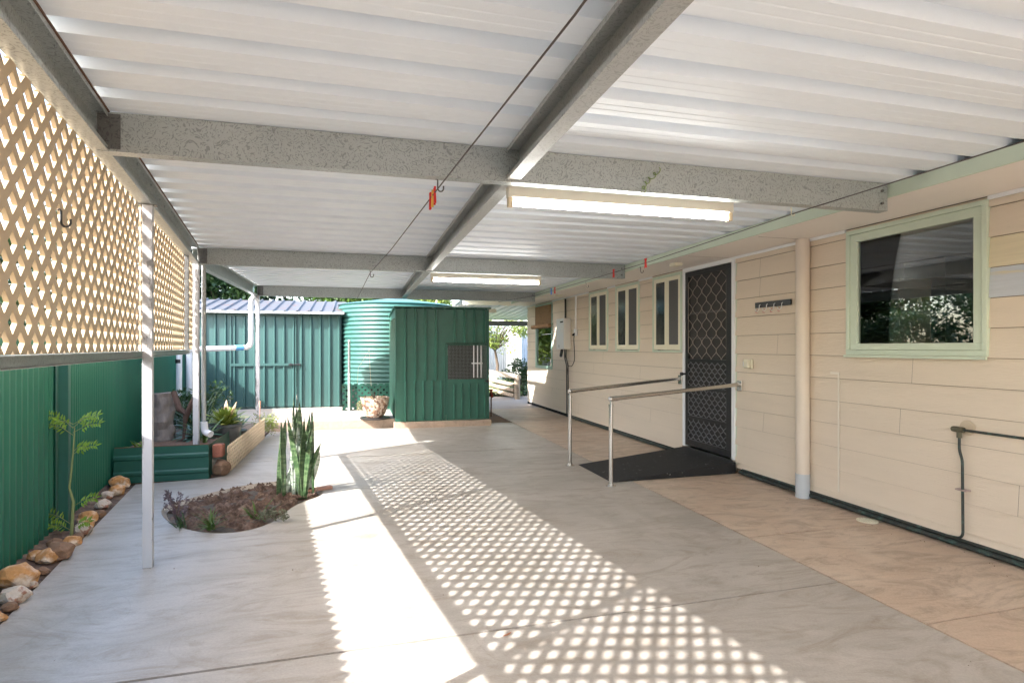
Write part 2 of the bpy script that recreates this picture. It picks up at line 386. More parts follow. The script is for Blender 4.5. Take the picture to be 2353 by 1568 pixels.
dist_slab(bm, [(2.55, 12.22), (3.93, 12.22), (3.93, 13.2), (6.5, 13.2), (6.5, 15.2), (2.3, 15.2), (2.3, 12.22)], -.1, 0.0); struct('back_path', bm, M_path)
bm = B(); box(bm, 2.25, 2.66, 9.96, 12.2, -.1, -.008); struct('side_soil', bm, mat('brown_side', (.26, .17, .11), .9, var=.3, vscale=9, bump=.5))
# raised slab under shed and tank
bm = B(); box(bm, -3.4, .60, 9.86, 16, -.05, .15); tag(obj('raised_slab', bm, concrete('raised_conc', (0.47, 0.41, 0.37), (0.42, 0.36, 0.31), (0.36, 0.29, 0.22)), bevel=.008), kind='structure')
bm = B(); box(bm, -1.34, .58, 9.842, 9.858, -.02, .143); tag(obj('slab_edge', bm, M_edge), kind='structure')
# soil strip by fence
bm = B()
for i in range(60):
    s0 = -6 + i * .21; s1 = s0 + .21
    v = [bm.verts.new(L(p, s, z)) for p, s, z in ((-1.45, s0, .03), (-1.18, s0, -.012), (-1.18, s1, -.012), (-1.45, s1, .03))]
    bm.faces.new(v)
struct('rockery_soil', bm, M_soil)
# lawn
bm = B(); v = [bm.verts.new(p) for p in ((-4, 15.3, .12), (12, 15.3, .12), (14, 21.5, .42), (-6, 21.5, .42))]; bm.faces.new(v)
struct('lawn', bm, M_grass)

# garden bed soil
def inset(loop, c, k): return [c + (p - c) * k for p in loop]
bm = B(); rim = inset(bed, bc, .93)
n = len(bed)
a = [bm.verts.new((p.x, p.y, .004)) for p in bed]; c_ = [bm.verts.new((p.x, p.y, -.035)) for p in rim]
for i in range(n): bm.faces.new((a[i], a[(i + 1) % n], c_[(i + 1) % n], c_[i]))
bed_t = thing('garden_bed', (bc.x, bc.y, 0), 'rounded garden bed of dark bare soil sunk into the concrete floor', 'garden bed')
obj('rim', bm, mat('pebble_rim', (.40, .34, .27), .9, var=.35, vscale=40, bump=1, bscale=50), bed_t)
rng = random.Random(3)
bm = B(); K = 34; prev = None
from mathutils import noise as mn
for k_ in range(K + 1):
    f = 1 - k_ / K
    cur = []
    for p in rim:
        q = bc + (p - bc) * max(f, .001)
        h = -.03 + .015 * (1 - f) ** .5 + .075 * mn.noise(Vector((q.x * 6, q.y * 6, 0))) + .05 * mn.noise(Vector((q.x * 19, q.y * 19, 4)))
        cur.append(bm.verts.new((q.x, q.y, h if k_ else -.03)))
    if prev:
        for i in range(n): bm.faces.new((prev[i], prev[(i + 1) % n], cur[(i + 1) % n], cur[i]))
    prev = cur
obj('soil', bm, M_soil, bed_t, smooth=True)
def inbed(r):
    p = rim[rng.randrange(n)]; return bc + (p - bc) * r
vs, fs = [], []
for i in range(420):
    q = inbed(rng.random() ** .5 * .97); s = rng.uniform(.008, .03); h = .02 + .03 * mn.noise(Vector((q.x * 7, q.y * 7, 0)))
    k_ = len(vs)
    for dx, dy, dz in ((1, 0, 0), (-.5, .8, 0), (-.5, -.8, 0), (0, 0, .9)): vs.append((q.x + s * dx * rng.uniform(.6, 1.2), q.y + s * dy, h + s * dz))
    fs += [(k_, k_ + 1, k_ + 3), (k_ + 1, k_ + 2, k_ + 3), (k_ + 2, k_, k_ + 3)]
me = bpy.data.meshes.new('clods'); me.from_pydata(vs, [], fs); o = obj('soil_clods', me, M_soil, bed_t); o['kind'] = 'stuff'

# ================================================================== CARPORT
ZB, ZT = 2.224, 2.400
cp = thing('carport', (1.0, 4.0, 0), 'white sheeted carport roof on galvanised beams with painted posts and cream lattice', 'carport')
def xl(y):                                     # roof edge on the fence side
    return ((-.72 - .1426 * y) / .9898 - .05) if y < 6.72 else -1.74
bm = B()
pitch, rw, rh = .267, .105, .058
prof = []
y = -3.2
while y < 10.5:
    prof += [(y, 0), (y + .006, rh), (y + .099, rh), (y + .105, 0)]
    for q in (.16, .212): prof += [(y + q - .006, 0), (y + q, .0022), (y + q + .006, 0)]
    y += pitch
prof.append((min(y, 10.75), 0))
lo = [bm.verts.new((xl(y_), y_, ZT + .003 + o_)) for y_, o_ in prof]
mi = [bm.verts.new((.78, y_, ZT + .003 + o_)) for y_, o_ in prof]
hi = [bm.verts.new((3.86, y_, ZT + .003 + o_)) for y_, o_ in prof]
for i in range(len(prof) - 1):
    bm.faces.new((lo[i], mi[i], mi[i + 1], lo[i + 1])); bm.faces.new((mi[i], hi[i], hi[i + 1], mi[i + 1]))
ro = obj('roof', bm, M_roof, cp)
sm = ro.modifiers.new('thick', 'SOLIDIFY'); sm.thickness = .0015; sm.offset = 1
BY = [2.94, 6.70, 10.55]
XL = [-1.125, -1.64, -1.66]
for Y, x0 in zip(BY, XL):
    bm = B(); cprof(bm, (x0, Y), (3.285, Y), ZB, ZT, (0, 1, 0), .066)
    # end plate
    obox(bm, (3.285, Y, ZB), (0.003, 0, 0), (0, .066, 0), (0, 0, ZT - ZB))
    cb = obj('crossbeam', bm, M_galv, cp, bevel=.0)
    bm = B()
    obox(bm, (x0 + .004, Y - .075, ZB + .006), (.05, 0, 0), (0, .072, 0), (0, 0, .003)); obox(bm, (x0 + .006, Y - .005, ZB + .01), (.09, 0, 0), (0, .003, 0), (0, 0, ZT - ZB - .02))
    for (dx, dz) in ((.045, .045), (.045, .13)): tube(bm, [(x0 + dx, Y - .0055, ZB + dz), (x0 + dx, Y - .017, ZB + dz)], .011, 6)
    obj('cleat', bm, M_galvd, cb)
    for dz in (.045, .125):
        bm = B(); tube(bm, [(3.24, Y - .001, ZB + dz), (3.24, Y - .012, ZB + dz)], .009, 8); obj('bolt', bm, M_galvd, cb)
# edge beams (C open to the inside)
bm = B(); cprof(bm, L(-.72, -3.0), L(-.72, 6.83), ZB + .002, ZT - .001, NV, .072)
rngs = random.Random(5)
for i in range(38):
    s = -1 + i * .267 * .76 + rngs.uniform(-.03, .03); p = L(-.69 + rngs.uniform(0, .025), s, 0); tube(bm, [(p.x, p.y, ZT - .003), (p.x, p.y, ZT - .02)], [.0035, .0015], 5)
obj('edge_beam', bm, M_galv, cp)
bm = B(); cprof(bm, (-1.72, 6.84), (-1.72, 10.62), ZB + .002, ZT - .001, XV, .072); obj('edge_beam', bm, M_galv, cp)
bm = B()
for a, b_ in (((-.655, -3, 0), (-.655, 6.8, 0)),):
    obox(bm, L(-.6475, -3, ZT - .0035), TV * 9.7, NV * .006, ZV * .006)
obj('beam_edge_strip', bm, M_rust, cp)
# purlin (C open towards the fence)
for y0, y1 in ((-3.0, 2.938), (3.008, 6.698), (6.768, 10.548)):
    bm = B(); cprof(bm, (.83, y0), (.83, y1), ZB + .012, ZT - .001, -XV, .072)
    yy = y0 + .1
    while yy < y1:
        tube(bm, [(.785, yy, ZT - .003), (.785, yy, ZT - .022)], [.0035, .0015], 5); yy += .267
    obj('purlin', bm, M_galvl, cp)
# posts
POST = [(-.668, 1.682), (-.668, 4.128)]
def post(bm, o, ax, ay, z0, z1, wd=.055, dp=.05):
    obox(bm, Vector(o) - ax * wd / 2 - ay * dp / 2 + ZV * z0, ax * wd, ay * dp, ZV * (z1 - z0))
for p, s in POST + [(-.668, -.80)]:
    bm = B(); post(bm, L(p, s), NV, TV, 0, ZB); q = obj('post', bm, M_post, cp, bevel=.003)
    bm = B(); obox(bm, L(p - .05, s - .03, ZB - .004), NV * .1, TV * .06, ZV * .004); obj('cap_plate', bm, M_galvd, q)
bm = B(); post(bm, (-1.655, 6.73, 0), XV, YV, 0, ZB, .055, .05); obj('post', bm, M_post, cp, bevel=.003)
bm = B(); post(bm, (-1.655, 10.58, 0), XV, YV, 0.0, ZB, .06, .05); obj('post', bm, M_post, cp, bevel=.003)
bm = B(); post(bm, L(-.70, 6.265), NV, TV, 1.33, ZB, .04, .045); obj('lattice_stud', bm, M_galvd, cp, label='dark narrow stud behind the lattice')
# lattice rails
bm = B(); cprof(bm, L(-.735, -3), L(-.735, 6.84), 1.283, 1.325, NV, .05, .003, .0); obj('rail', bm, M_galvl, cp)
def lattice(bm, A, U, V, lu, lv, thick, pitch=.12, open_=.6, off=(0, 0)):
    """perforated diamond plate: A corner, U,V unit directions, normal U x V"""
    s = pitch / math.sqrt(2); hw = s * (1 - open_) / 2
    t = B(); gl = []
    N = int((lu + lv) / s) + 3
    c45 = math.sqrt(.5); vd = {}
    def P(a, b):
        key = (round(a, 5), round(b, 5))
        if key not in vd: vd[key] = t.verts.new(((a - b) * c45 + off[0], (a + b) * c45 + off[1], 0))
        return vd[key]
    for i in range(-N, N):
        for j in range(-N, N):
            a, b = i * s, j * s; x, y_ = (a - b) * c45 + off[0], (a + b) * c45 + off[1]
            if x < -pitch or x > lu + pitch or y_ < -pitch or y_ > lv + pitch: continue
            A0, A1, A2 = a - hw, a + hw, a + s - hw; B0, B1, B2 = b - hw, b + hw, b + s - hw
            t.faces.new((P(A0, B0), P(A1, B0), P(A1, B1), P(A0, B1)))
            t.faces.new((P(A1, B0), P(A2, B0), P(A2, B1), P(A1, B1)))
            t.faces.new((P(A0, B1), P(A1, B1), P(A1, B2), P(A0, B2)))
    for co, no in (((0, 0, 0), (-1, 0, 0)), ((lu, 0, 0), (1, 0, 0)), ((0, 0, 0), (0, -1, 0)), ((0, lv, 0), (0, 1, 0))):
        bmesh.ops.bisect_plane(t, geom=t.verts[:] + t.edges[:] + t.faces[:], plane_co=co, plane_no=no, clear_outer=True)
    r = bmesh.ops.extrude_face_region(t, geom=t.faces[:]); 
    for e in r['geom']:
        if isinstance(e, bmesh.types.BMVert): e.co.z += thick
    t.verts.index_update(); W = U.cross(V); mp = [bm.verts.new(A + U * v.co.x + V * v.co.y + W * v.co.z) for v in t.verts]
    for f in t.faces:
        try: bm.faces.new([mp[v.index] for v in f.verts])
        except ValueError: pass
    t.free()
    bmesh.ops.recalc_face_normals(bm, faces=bm.faces[:])
for s0, s1, k_ in ((-.79, 1.66, 0), (1.685, 4.10, .03), (4.135, 6.21, .05), (6.32, 6.86, .01)):
    bm = B(); lattice(bm, L(-.722, s0, 1.327), TV, ZV, s1 - s0, ZB - 1.332, .014, .1215, .60, (k_, .037))
    obj('lattice_panel', bm, M_lat, cp)

# ================================================================== HOUSE
W = 3.93; ZS = 2.32
hs = thing('house', (5.5, 4.0, 0), 'cream weatherboard house with pale green window trim and a wide eave', 'house')
# openings: (y0,y1,z0,z1)
OPN = {'big': (2.77, 3.875, 1.288, 2.30), 'w1': (6.385, 7.12, 1.283, 2.30), 'w2': (7.51, 8.30, 1.283, 2.30), 'w3': (8.59, 9.375, 1.283, 2.30), 'far': (11.35, 12.50, .885, 2.29), 'door': (5.335, 6.355, .0, 2.32)}
rows = [.06] + [round(.31 - .194 + .194 * i, 4) for i in range(14)]
joints = {1: [1.9, 9.9], 2: [2.6, 7.2, 11.4], 3: [4.9, 8.1], 4: [3.4, 10.6], 5: [7.5, 9.2, 1.4], 6: [3.3, 8.8], 7: [4.7], 8: [11.0], 10: [4.95], 11: [4.95]}
bw = B(); byel = B(); bgry = B()
def strip(bm, y0, y1, za, zb, z0, z1):
    """piece of a lapped board; its lower edge stands 14 mm proud of the one below"""
    pr = lambda z: W - .014 * (1 - (z - z0) / (z1 - z0)) - .002
    v = [bm.verts.new(p) for p in ((pr(za), y1, za), (pr(za), y0, za), (pr(zb), y0, zb), (pr(zb), y1, zb))]; bm.faces.new(v)
    if abs(za - z0) < 1e-4:
        v2 = [bm.verts.new(p) for p in ((pr(za), y0, za), (pr(za), y1, za), (W, y1, za), (W, y0, za))]; bm.faces.new(v2)
for r in range(len(rows) - 1):
    z0, z1 = rows[r], min(rows[r + 1], ZS)
    if z0 >= ZS: break
    cuts = sorted({z0, z1} | {z for o in OPN.values() for z in o[2:] if z0 < z < z1})
    for za, zb in zip(cuts, cuts[1:]):
        if zb == z1: zb -= .0042
        mid = (za + zb) / 2; ivs = [(-6.0, 13.2)]
        blk = [(o[0], o[1]) for o in OPN.values() if o[2] < mid < o[3]] + [(j, j + .0025) for j in joints.get(r, [])]
        for b0, b1 in blk:
            nv = []
            for a0, a1 in ivs:
                if b1 <= a0 or b0 >= a1: nv.append((a0, a1)); continue
                if a0 < b0: nv.append((a0, b0))
                if b1 < a1: nv.append((b1, a1))
            ivs = nv
        for a0, a1 in ivs:
            t = bw
            if r in (9, 10) and a1 < 2.8 :
                strip(bw, a0, 1.0, za, zb, z0, rows[r + 1]); t = bgry if r == 9 else byel; a0 = 1.0
            strip(t, a0, a1, za, zb, z0, rows[r + 1])
# gable return at far corner
for r in range(len(rows) - 1):
    z0, z1 = rows[r], min(rows[r + 1], ZS)
    if z0 < ZS:
        v = [bw.verts.new(p) for p in ((W - .014, 13.214, z0), (8, 13.214, z0), (8, 13.2, z1), (W, 13.2, z1))]; bw.faces.new(list(reversed(v)))
obj('wall', bw, M_wall, hs)
obj('weatherboard', byel, M_timb, hs, label='unpainted yellowish timber board')
obj('weatherboard', bgry, M_gtimb, hs, label='grey primed board with bare patches')
# shell behind boards
bm = B()
def shell(y0, y1, z0, z1): box(bm, W + .001, W + .10, y0, y1, z0, z1)
yy = [-6.0]; 
for k_ in ('big', 'door', 'w1', 'w2', 'w3', 'far'):
    o = OPN[k_]; shell(yy[-1], o[0], .0, 2.6)
    if o[2] > 0: shell(o[0], o[1], 0, o[2])
    shell(o[0], o[1], o[3], 2.6); yy.append(o[1])
shell(yy[-1], 13.2, 0, 2.6)
obj('wall_framing', bm, mat('shadow_batten', (.20, .15, .11), .9), hs)
bm = B(); box(bm, 7.5, 7.6, -6, 13.2, 0, 2.6); box(bm, W + .1, 7.5, -6.1, -6, 0, 2.6); box(bm, W + .1, 7.5, 13.1, 13.19, 0, 2.6)
box(bm, W + .1, 7.5, 4.9, 4.96, 0, 2.6); box(bm, W + .1, 7.5, 1.2, 1.26, 0, 2.6); box(bm, W + .1, 7.5, -6, 13.1, -.02, .1)
obj('interior_wall', bm, mat('interior_cream', (.62, .58, .52), .8), hs)
bm = B(); box(bm, W + .1, 7.5, -6, 13.1, 2.4, 2.45); obj('interior_ceiling', bm, mat('ceiling', (.8, .8, .8), .8), hs)
bm = B(); box(bm, 5.0, 5.6, 3.9, 4.3, .1, 2.15); obj('cupboard', bm, M_gap, hs); 
bm = B(); box(bm, 4.55, 4.9, 3.95, 4.55, .1, 1.95); obj('cupboard', bm, mat('cupboard_cream', (.6, .5, .38), .7), hs)
# roof of the house
bm = B(); 
v = [bm.verts.new(p) for p in ((3.34, -6.4, 2.475), (3.34, 13.6, 2.475), (8.5, 13.6, 4.1), (8.5, -6.4, 4.1))]; bm.faces.new(v)
ho = obj('roof', bm, M_roof, hs); m_ = ho.modifiers.new('thick', 'SOLIDIFY'); m_.thickness = .03; m_.offset = 1
bm = B(); box(bm, 3.318, W - .016, -6.3, 13.5, ZS, ZS + .006); obj('soffit', bm, M_sof, hs)
for y_ in (5.42, 4.31):
    bm = B(); box(bm, 3.40, W - .04, y_, y_ + .005, ZS - .0015, ZS - .0001); obj('soffit_joint', bm, mat('soffit_gap', (.3, .26, .22), .9), hs)
bm = B(); box(bm, 3.295, 3.316, -6.3, 13.5, ZS - .008, ZS + .082); obj('fascia', bm, M_trim, hs, bevel=.003)
segs = [(-6, 2.765), (3.88, 5.33), (7.13, 7.505), (8.31, 8.585), (9.38, 11.345), (12.51, 13.2)]
for a0, a1 in segs:
    bm = B(); box(bm, W - .036, W - .016, a0, a1, ZS - .026, ZS - .001); obj('eave_moulding', bm, M_white, hs, bevel=.003)
# pipe and black strip painted as the dark gap below the boards
bm = B(); box(bm, W - .006, W + .002, -6, 5.25, .0, .058); box(bm, W - .006, W + .002, 6.4, 13.2, .0, .058); obj('base_strip', bm, M_gap, hs)

def frame(bm, x0, x1, y0, y1, z0, z1, t, tb=None):
    """rectangular frame in a Y-Z plane, members butted"""
    tb = tb or t
    box(bm, x0, x1, y0, y1, z0, z0 + tb); box(bm, x0, x1, y0, y1, z1 - t, z1)
    box(bm, x0, x1, y0, y0 + t, z0 + tb, z1 - t); box(bm, x0, x1, y1 - t, y1, z0 + tb, z1 - t)
M_glass = glassmat('window_glass', refl=1.3)
M_obsc = mat('obscure_glass', (0.03, 0.032, 0.033), .16, col2=(.10, .10, .095), c2scale=3, c2lo=.4, c2hi=.7, spec=.8)
M_fly = mat('flyscreen', (0.10, 0.10, 0.10), .75, var=.12, vscale=90)
# big window
y0, y1, z0, z1 = OPN['big']
wn = None
bm = B(); frame(bm, W - .032, W + .05, y0, y1, z0, z1, .032, .04); wn = obj('window', bm, M_trim, hs, bevel=.003, label='large single-pane window with pale green frame')
bm = B(); frame(bm, W - .018, W + .03, y0 + .033, y1 - .033, z0 + .041, z1 - .033, .062, .05); obj('sash', bm, M_trim, wn, bevel=.003)
bm = B(); box(bm, W + .002, W + .006, y0 + .09, y1 - .09, z0 + .085, z1 - .09); obj('pane', bm, M_glass, wn)
bm = B(); box(bm, W - .05, W - .033, y0 - .005, y1 + .005, z0 - .02, z0 - .001); obj('sill', bm, M_trim, wn)
# three pairs
for k_ in ('w1', 'w2', 'w3'):
    y0, y1, z0, z1 = OPN[k_]
    bm = B(); frame(bm, W - .026, W + .04, y0, y1, z0, z1, .034, .022); wn = obj('window', bm, M_trim, hs, bevel=.002)
    bm = B(); a, b_, c, d = y0 + .035, y1 - .035, z0 + .03, z1 - .036; m = (a + b_) / 2
    frame(bm, W - .02, W + .02, a, m - .002, c, d, .052, .07); frame(bm, W - .02, W + .02, m + .002, b_, c, d, .052, .07); obj('sash', bm, M_cream, wn, bevel=.003)
    bm = B(); box(bm, W - .016, W + .002, m + .05, b_ - .05, c + .066, d - .05); obj('pane', bm, M_obsc, wn)
    bm = B(); box(bm, W - .017, W + .002, a + .05, m - .05, c + .066, d - .05); obj('flyscreen', bm, M_fly, wn)
# far window with bamboo blind
y0, y1, z0, z1 = OPN['far']
bm = B(); frame(bm, W - .03, W + .04, y0, y1, z0, z1, .05, .06); wn = obj('window', bm, mat('trim_aqua', (.28, .42, .36), .5), hs, bevel=.003)
bm = B(); box(bm, W + .0, W + .004, y0 + .05, y1 - .05, z0 + .06, z1 - .05); obj('pane', bm, glassmat('far_glass', (.5, .55, .6), 2.2), wn)
bm = B(); box(bm, W - .005, W - .001, y0 + .05, y1 - .4, 1.62, 1.635); obj('glazing_bar', bm, M_white, wn)
bl = thing('bamboo_blind', (W - .06, 11.9, 1.75), 'brown woven bamboo blind rolled half up over the far window', 'blind')
bm = B(); box(bm, W - .045, W - .038, y0 + .02, y1 - .03, 1.84, 2.25); obj('slats', bm, M_bamb, bl)
bm = B(); tube(bm, [(W - .085, y0 - .02, 1.80), (W - .085, y1 + .06, 1.80)], .042, 14); obj('roll', bm, mat('bamboo_roll', (.30, .165, .08), .8, var=.5, vscale=30, stretch=(1, .1, 1)), bl, smooth=False)
bm = B(); box(bm, W - .052, W - .046, y0 + .08, y1 - .15, 2.08, 2.23); obj('valance', bm, M_bamb, bl)
# door
y0, y1 = 5.335, 6.355
bm = B(); X0, X1 = W - .03, W + .06
box(bm, X0, X1, y0, y0 + .05, .135, ZS - .002); box(bm, X0, X1, y1 - .05, y1, .135, ZS - .002); box(bm, X0, X1, y0 + .05, y1 - .05, 2.272, ZS - .002)
dr = obj('security_door', bm, M_white, hs, bevel=.003, label='white framed doorway with a black diamond grille security door')
bm = B(); box(bm, W - .012, W, y0 - .012, y0 - .002, .1, ZS - .004); obj('door_architrave', bm, M_trim, dr)
a, b_ = y0 + .053, y1 - .053; zs = [.15, .345, .70, 1.185, 2.268]
bm = B(); frame(bm, W - .022, W + .006, a, b_, .15, 2.268, .06, .075)
for z in (.50, .86, 1.19): box(bm, W - .021, W + .005, a + .06, b_ - .06, z - .018, z + .018)
box(bm, W - .0215, W + .004, a + .06, a + .10, .225, 2.208)
obj('door_leaf', bm, M_black, dr, bevel=.002)
def grille(bm, ya, yb, za, zb, nw, pz, r, x):
    ww = (yb - ya) / nw
    N = int((zb - za) / pz * 8)
    for i in range(nw + 1):
        for sg in (1, -1):
            pts = []
            for j in range(N + 1):
                z = za + (zb - za) * j / N; ph = (z - za) / pz * 2 * math.pi
                o = math.cos(ph); o = math.copysign(abs(o) ** .8, o)
                y_ = ya + i * ww + sg * ww * .5 * .5 * (1 + o) * 1.0
                if y_ < ya - .001 or y_ > yb + .001: continue
                pts.append((x + .002 * sg, min(max(y_, ya), yb), z))
            if len(pts) > 2: tube(bm, pts, r, 5, False)
bm = B(); grille(bm, a + .10, b_ - .06, 1.208, 2.208, 4, .2, .0038, W - .016); obj('upper_grille', bm, mat('grille_tan', (.28, .235, .20), .5), dr)
bm = B()
for za, zb in ((.225, .482), (.518, .842), (.878, 1.172)): grille(bm, a + .10, b_ - .06, za, zb, 7, .098, .0055, W - .016)
obj('lower_grille', bm, M_grl, dr)
bm = B(); box(bm, W + .008, W + .012, a + .05, b_ - .05, .2, 2.22); obj('flyscreen', bm, mat('door_fly', (.05, .048, .047), .85), dr)
bm = B(); box(bm, W + .0065, W + .0078, a + .06, b_ - .06, 1.75, 1.77); box(bm, W + .0065, W + .0078, a + .06, b_ - .06, 1.45, 1.462); obj('inner_rail', bm, mat('inner_rail', (.09, .088, .085), .7), dr)
bm = B(); tube(bm, [(W - .02, b_ + .0, 1.02), (W - .06, b_, 1.02)], .012, 10); tube(bm, [(W - .06, b_, 1.02), (W - .085, b_, 1.02)], .022, 12); obj('knob', bm, M_black, dr)
bm = B(); box(bm, W - .04, W + .05, y0 + .01, y1 - .01, .105, .134); obj('threshold', bm, M_steel, dr)
# downpipe
dp = thing('downpipe', (3.862, 4.31, 0), 'fat cream downpipe with an unpainted grey foot beside the coat rack', 'downpipe')
bm = B(); tube(bm, [(3.862, 4.31, .215), (3.862, 4.31, ZS - .004)], .058, 28); autosmooth(obj('upper_pipe', bm, M_pipe, dp))
bm = B(); tube(bm, [(3.862, 4.31, .0), (3.862, 4.31, .214)], .0605, 28); autosmooth(obj('foot', bm, M_pvc, dp))
# coat rack
cr = thing('coat_rack', (W - .03, 4.78, 1.76), 'black coat rack with four looped hooks screwed to the boards', 'coat rack')
bm = B(); box(bm, W - .032, W - .018, 4.50, 5.0, 1.745, 1.80); obj('rail', bm, M_black, cr, bevel=.003)
for i in range(4):
    yy_ = 4.60 + i * .105; bm = B()
    tube(bm, bend([(W - .034, yy_, 1.775), (W - .046, yy_, 1.77), (W - .05, yy_, 1.72), (W - .075, yy_ + .01, 1.705), (W - .09, yy_ + .01, 1.735)], .02), .0032, 6); obj('hook', bm, M_white, cr)
    bm = B(); tube(bm, bend([(W - .055, yy_ + .01, 1.725), (W - .06, yy_ + .03, 1.715), (W - .07, yy_ + .025, 1.69), (W - .075, yy_ - .01, 1.69)], .015), .004, 6); obj('loop', bm, mat('pink_plastic', (.6, .3, .25), .5), cr)
# power outlet
ol = thing('power_outlet', (W - .03, 5.10, 1.16), 'cream weatherproof power point low on the boards right of the door', 'power outlet')
bm = B(); box(bm, W - .045, W - .017, 5.04, 5.17, 1.13, 1.225); obj('backplate', bm, M_cream, ol, bevel=.008)
bm = B(); box(bm, W - .085, W - .0455, 5.045, 5.115, 1.135, 1.215); obj('hood', bm, M_cream, ol, bevel=.012)
bm = B(); box(bm, W - .060, W - .0457, 5.125, 5.155, 1.15, 1.2); obj('switch', bm, M_white, ol, bevel=.003)
# water heater
wh = thing('water_heater', (W - .1, 10.47, 1.3), 'white wall hung gas water heater with a black flue vent beside the far window', 'water heater')
bm = B(); box(bm, 3.765, W - .017, 10.27, 10.68, 1.31, 1.90); obj('case', bm, mat('heater_white', (.72, .71, .68), .35), wh, bevel=.008)
bm = B(); box(bm, 3.7615, 3.7645, 10.30, 10.46, 1.82, 1.845); obj('vent', bm, M_gap, wh)
bm = B()
for j, l_ in enumerate((.12, .10, .12, .08, .05)): box(bm, 3.7625, 3.7648, 10.50, 10.50 + l_ * .6, 1.385 - j * .012, 1.391 - j * .012)
obj('small_print', bm, mat('print_grey', (.3, .3, .3), .7), wh)
bm = B(); box(bm, 3.88, 3.905, 10.5, 10.53, 1.9, ZS - .03); obj('flue_conduit', bm, M_black, wh)
bm = B()
for yy_, r_ in ((10.36, .010), (10.44, .012)): tube(bm, bend([(3.85, yy_, 1.31), (3.85, yy_, 1.15), (3.89, yy_, 1.0), (3.895, yy_, .05)], .04), r_, 8)
tube(bm, bend([(3.84, 10.55, 1.31), (3.82, 10.56, 1.2), (3.84, 10.62, 1.18)], .03), .03, 8); tube(bm, bend([(3.86, 10.40, 1.30), (3.84, 10.38, 1.1), (3.86, 10.32, .95), (3.87, 10.36, .8), (3.88, 10.42, .84)], .05), .005, 6)
obj('pipework', bm, M_black, wh)
po = thing('power_lead', (W - .04, 9.98, 1.55), 'white conduit and outlet on the boards with a dangling grey lead', 'power lead')
bm = B(); box(bm, W - .045, W - .018, 9.96, 9.99, 1.70, ZS - .03); obj('conduit', bm, M_white, po)
bm = B(); box(bm, W - .055, W - .018, 9.92, 10.03, 1.56, 1.69); obj('outlet', bm, M_white, po, bevel=.006)
bm = B(); tube(bm, bend([(W - .06, 9.98, 1.58), (W - .07, 9.98, 1.5), (W - .06, 9.95, 1.1), (W - .05, 10.15, .98), (W - .06, 10.3, 1.0)], .12), .006, 6); tube(bm, [(W - .05, 9.98, 1.60), (W - .095, 9.98, 1.57)], .018, 8); obj('lead', bm, M_gap, po)
# gas pipe
gp = thing('gas_pipe', (W - .05, 2.915, .4), 'thin dark copper gas pipe with brass tee rising from the wall base', 'pipe')
YV_ = 2.93
bm = B(); tube(bm, bend([(W - .05, YV_, .78), (W - .05, YV_, .66), (W - .05, YV_ - .02, .60), (W - .045, YV_ - .02, .075), (W - .04, YV_ + .10, .065)], .05), .0085, 10); obj('riser', bm, M_copper, gp, smooth=True)
bm = B(); tube(bm, [(W - .05, YV_ - .01, .80), (W - .05, 1.0, .80)], .0085, 10); obj('branch', bm, M_copper, gp)
bm = B(); tube(bm, [(W - .05, YV_ + .055, .80), (W - .05, YV_ + .045, .80), (W - .05, YV_ + .02, .80), (W - .05, YV_ - .03, .80)], [.008, .018, .02, .018], 10); tube(bm, [(W - .05, YV_, .80), (W - .05, YV_, .745)], .016, 8); tube(bm, [(W - .05, YV_, .8), (W - .015, YV_, .8)], .018, 10); obj('tee', bm, mat('brass_old', (.13, .12, .08), .5, metal=.5), gp)
bm = B(); tube(bm, [(W - .022, YV_ - .03, .815), (W - .016, YV_ - .03, .815)], .05, 20); obj('wall_plate', bm, mat('putty', (.55, .45, .33), .8), gp)
bm = B(); box(bm, W - .062, W - .015, YV_ - .05, YV_ + .02, .395, .405); obj('clip', bm, mat('pink_clip', (.4, .3, .28), .6), gp)
bm = B()
tube(bm, [(W - .03, -6, .03), (W - .03, 2.6, .028), (W - .035, 4.2, .03), (W - .03, 5.24, .03)], .017, 10); tube(bm, [(W - .026, -6, .062), (W - .03, 3.0, .060), (W - .03, 5.2, .062)], .011, 8)
tag(obj('base_pipes', bm, M_copper), 'pair of dark corroded pipes lying along the wall foot right of the ramp', 'pipe')
bm = B(); tube(bm, [(W - .03, 6.42, .03), (W - .035, 8, .03), (W - .03, 10.4, .03)], .02, 10)
tag(obj('base_pipe', bm, M_copper), 'dark pipe lying along the wall foot beyond the ramp', 'pipe')
# putty line where an old stair stringer was
bm = B(); box(bm, W - .0165, W - .0145, 3.955, 3.972, .13, 1.12); box(bm, W - .0165, W - .0145, 3.955, 4.05, 1.12, 1.14); obj('filler_line', bm, mat('filler', (.74, .68, .58), .7), hs)
# soffit fittings
bm = B(); box(bm, 3.50, 3.60, 5.86, 5.98, ZS - .035, ZS - .001); tag(obj('soffit_box', bm, M_cream, bevel=.006), 'small cream junction box on the eave lining left of the door', 'junction box')
bm = B(); box(bm, 3.55, 3.64, 10.0, 10.14, ZS - .03, ZS - .001); tag(obj('soffit_box', bm, M_cream, bevel=.006), 'small cream junction box at the eave above the heater', 'junction box')
def shook(p, s, name, label, m=M_wire):
    p = Vector(p); pts = [p + Vector((-s * .12, 0, -s * .02)), p + Vector((-s * .06, 0, s * .02)), p + Vector((0, 0, -s * .05)), p + Vector((0, 0, -s * .5))]
    for i in range(1, 9):
        t = i / 8 * math.pi * 1.05; pts.append(p + Vector((s * .17 * (1 - math.cos(t)), 0, -s * .5 - s * .2 * math.sin(t))))
    pts.append(pts[-1] + Vector((0, 0, s * .1)))
    bm = B(); tube(bm, pts, s * .045, 6); return tag(obj(name, bm, m), label, 'hook')
shook((3.30, 8.02, ZS - .002), .11, 'eave_hook', 'wire hook under the eave above the middle narrow window')
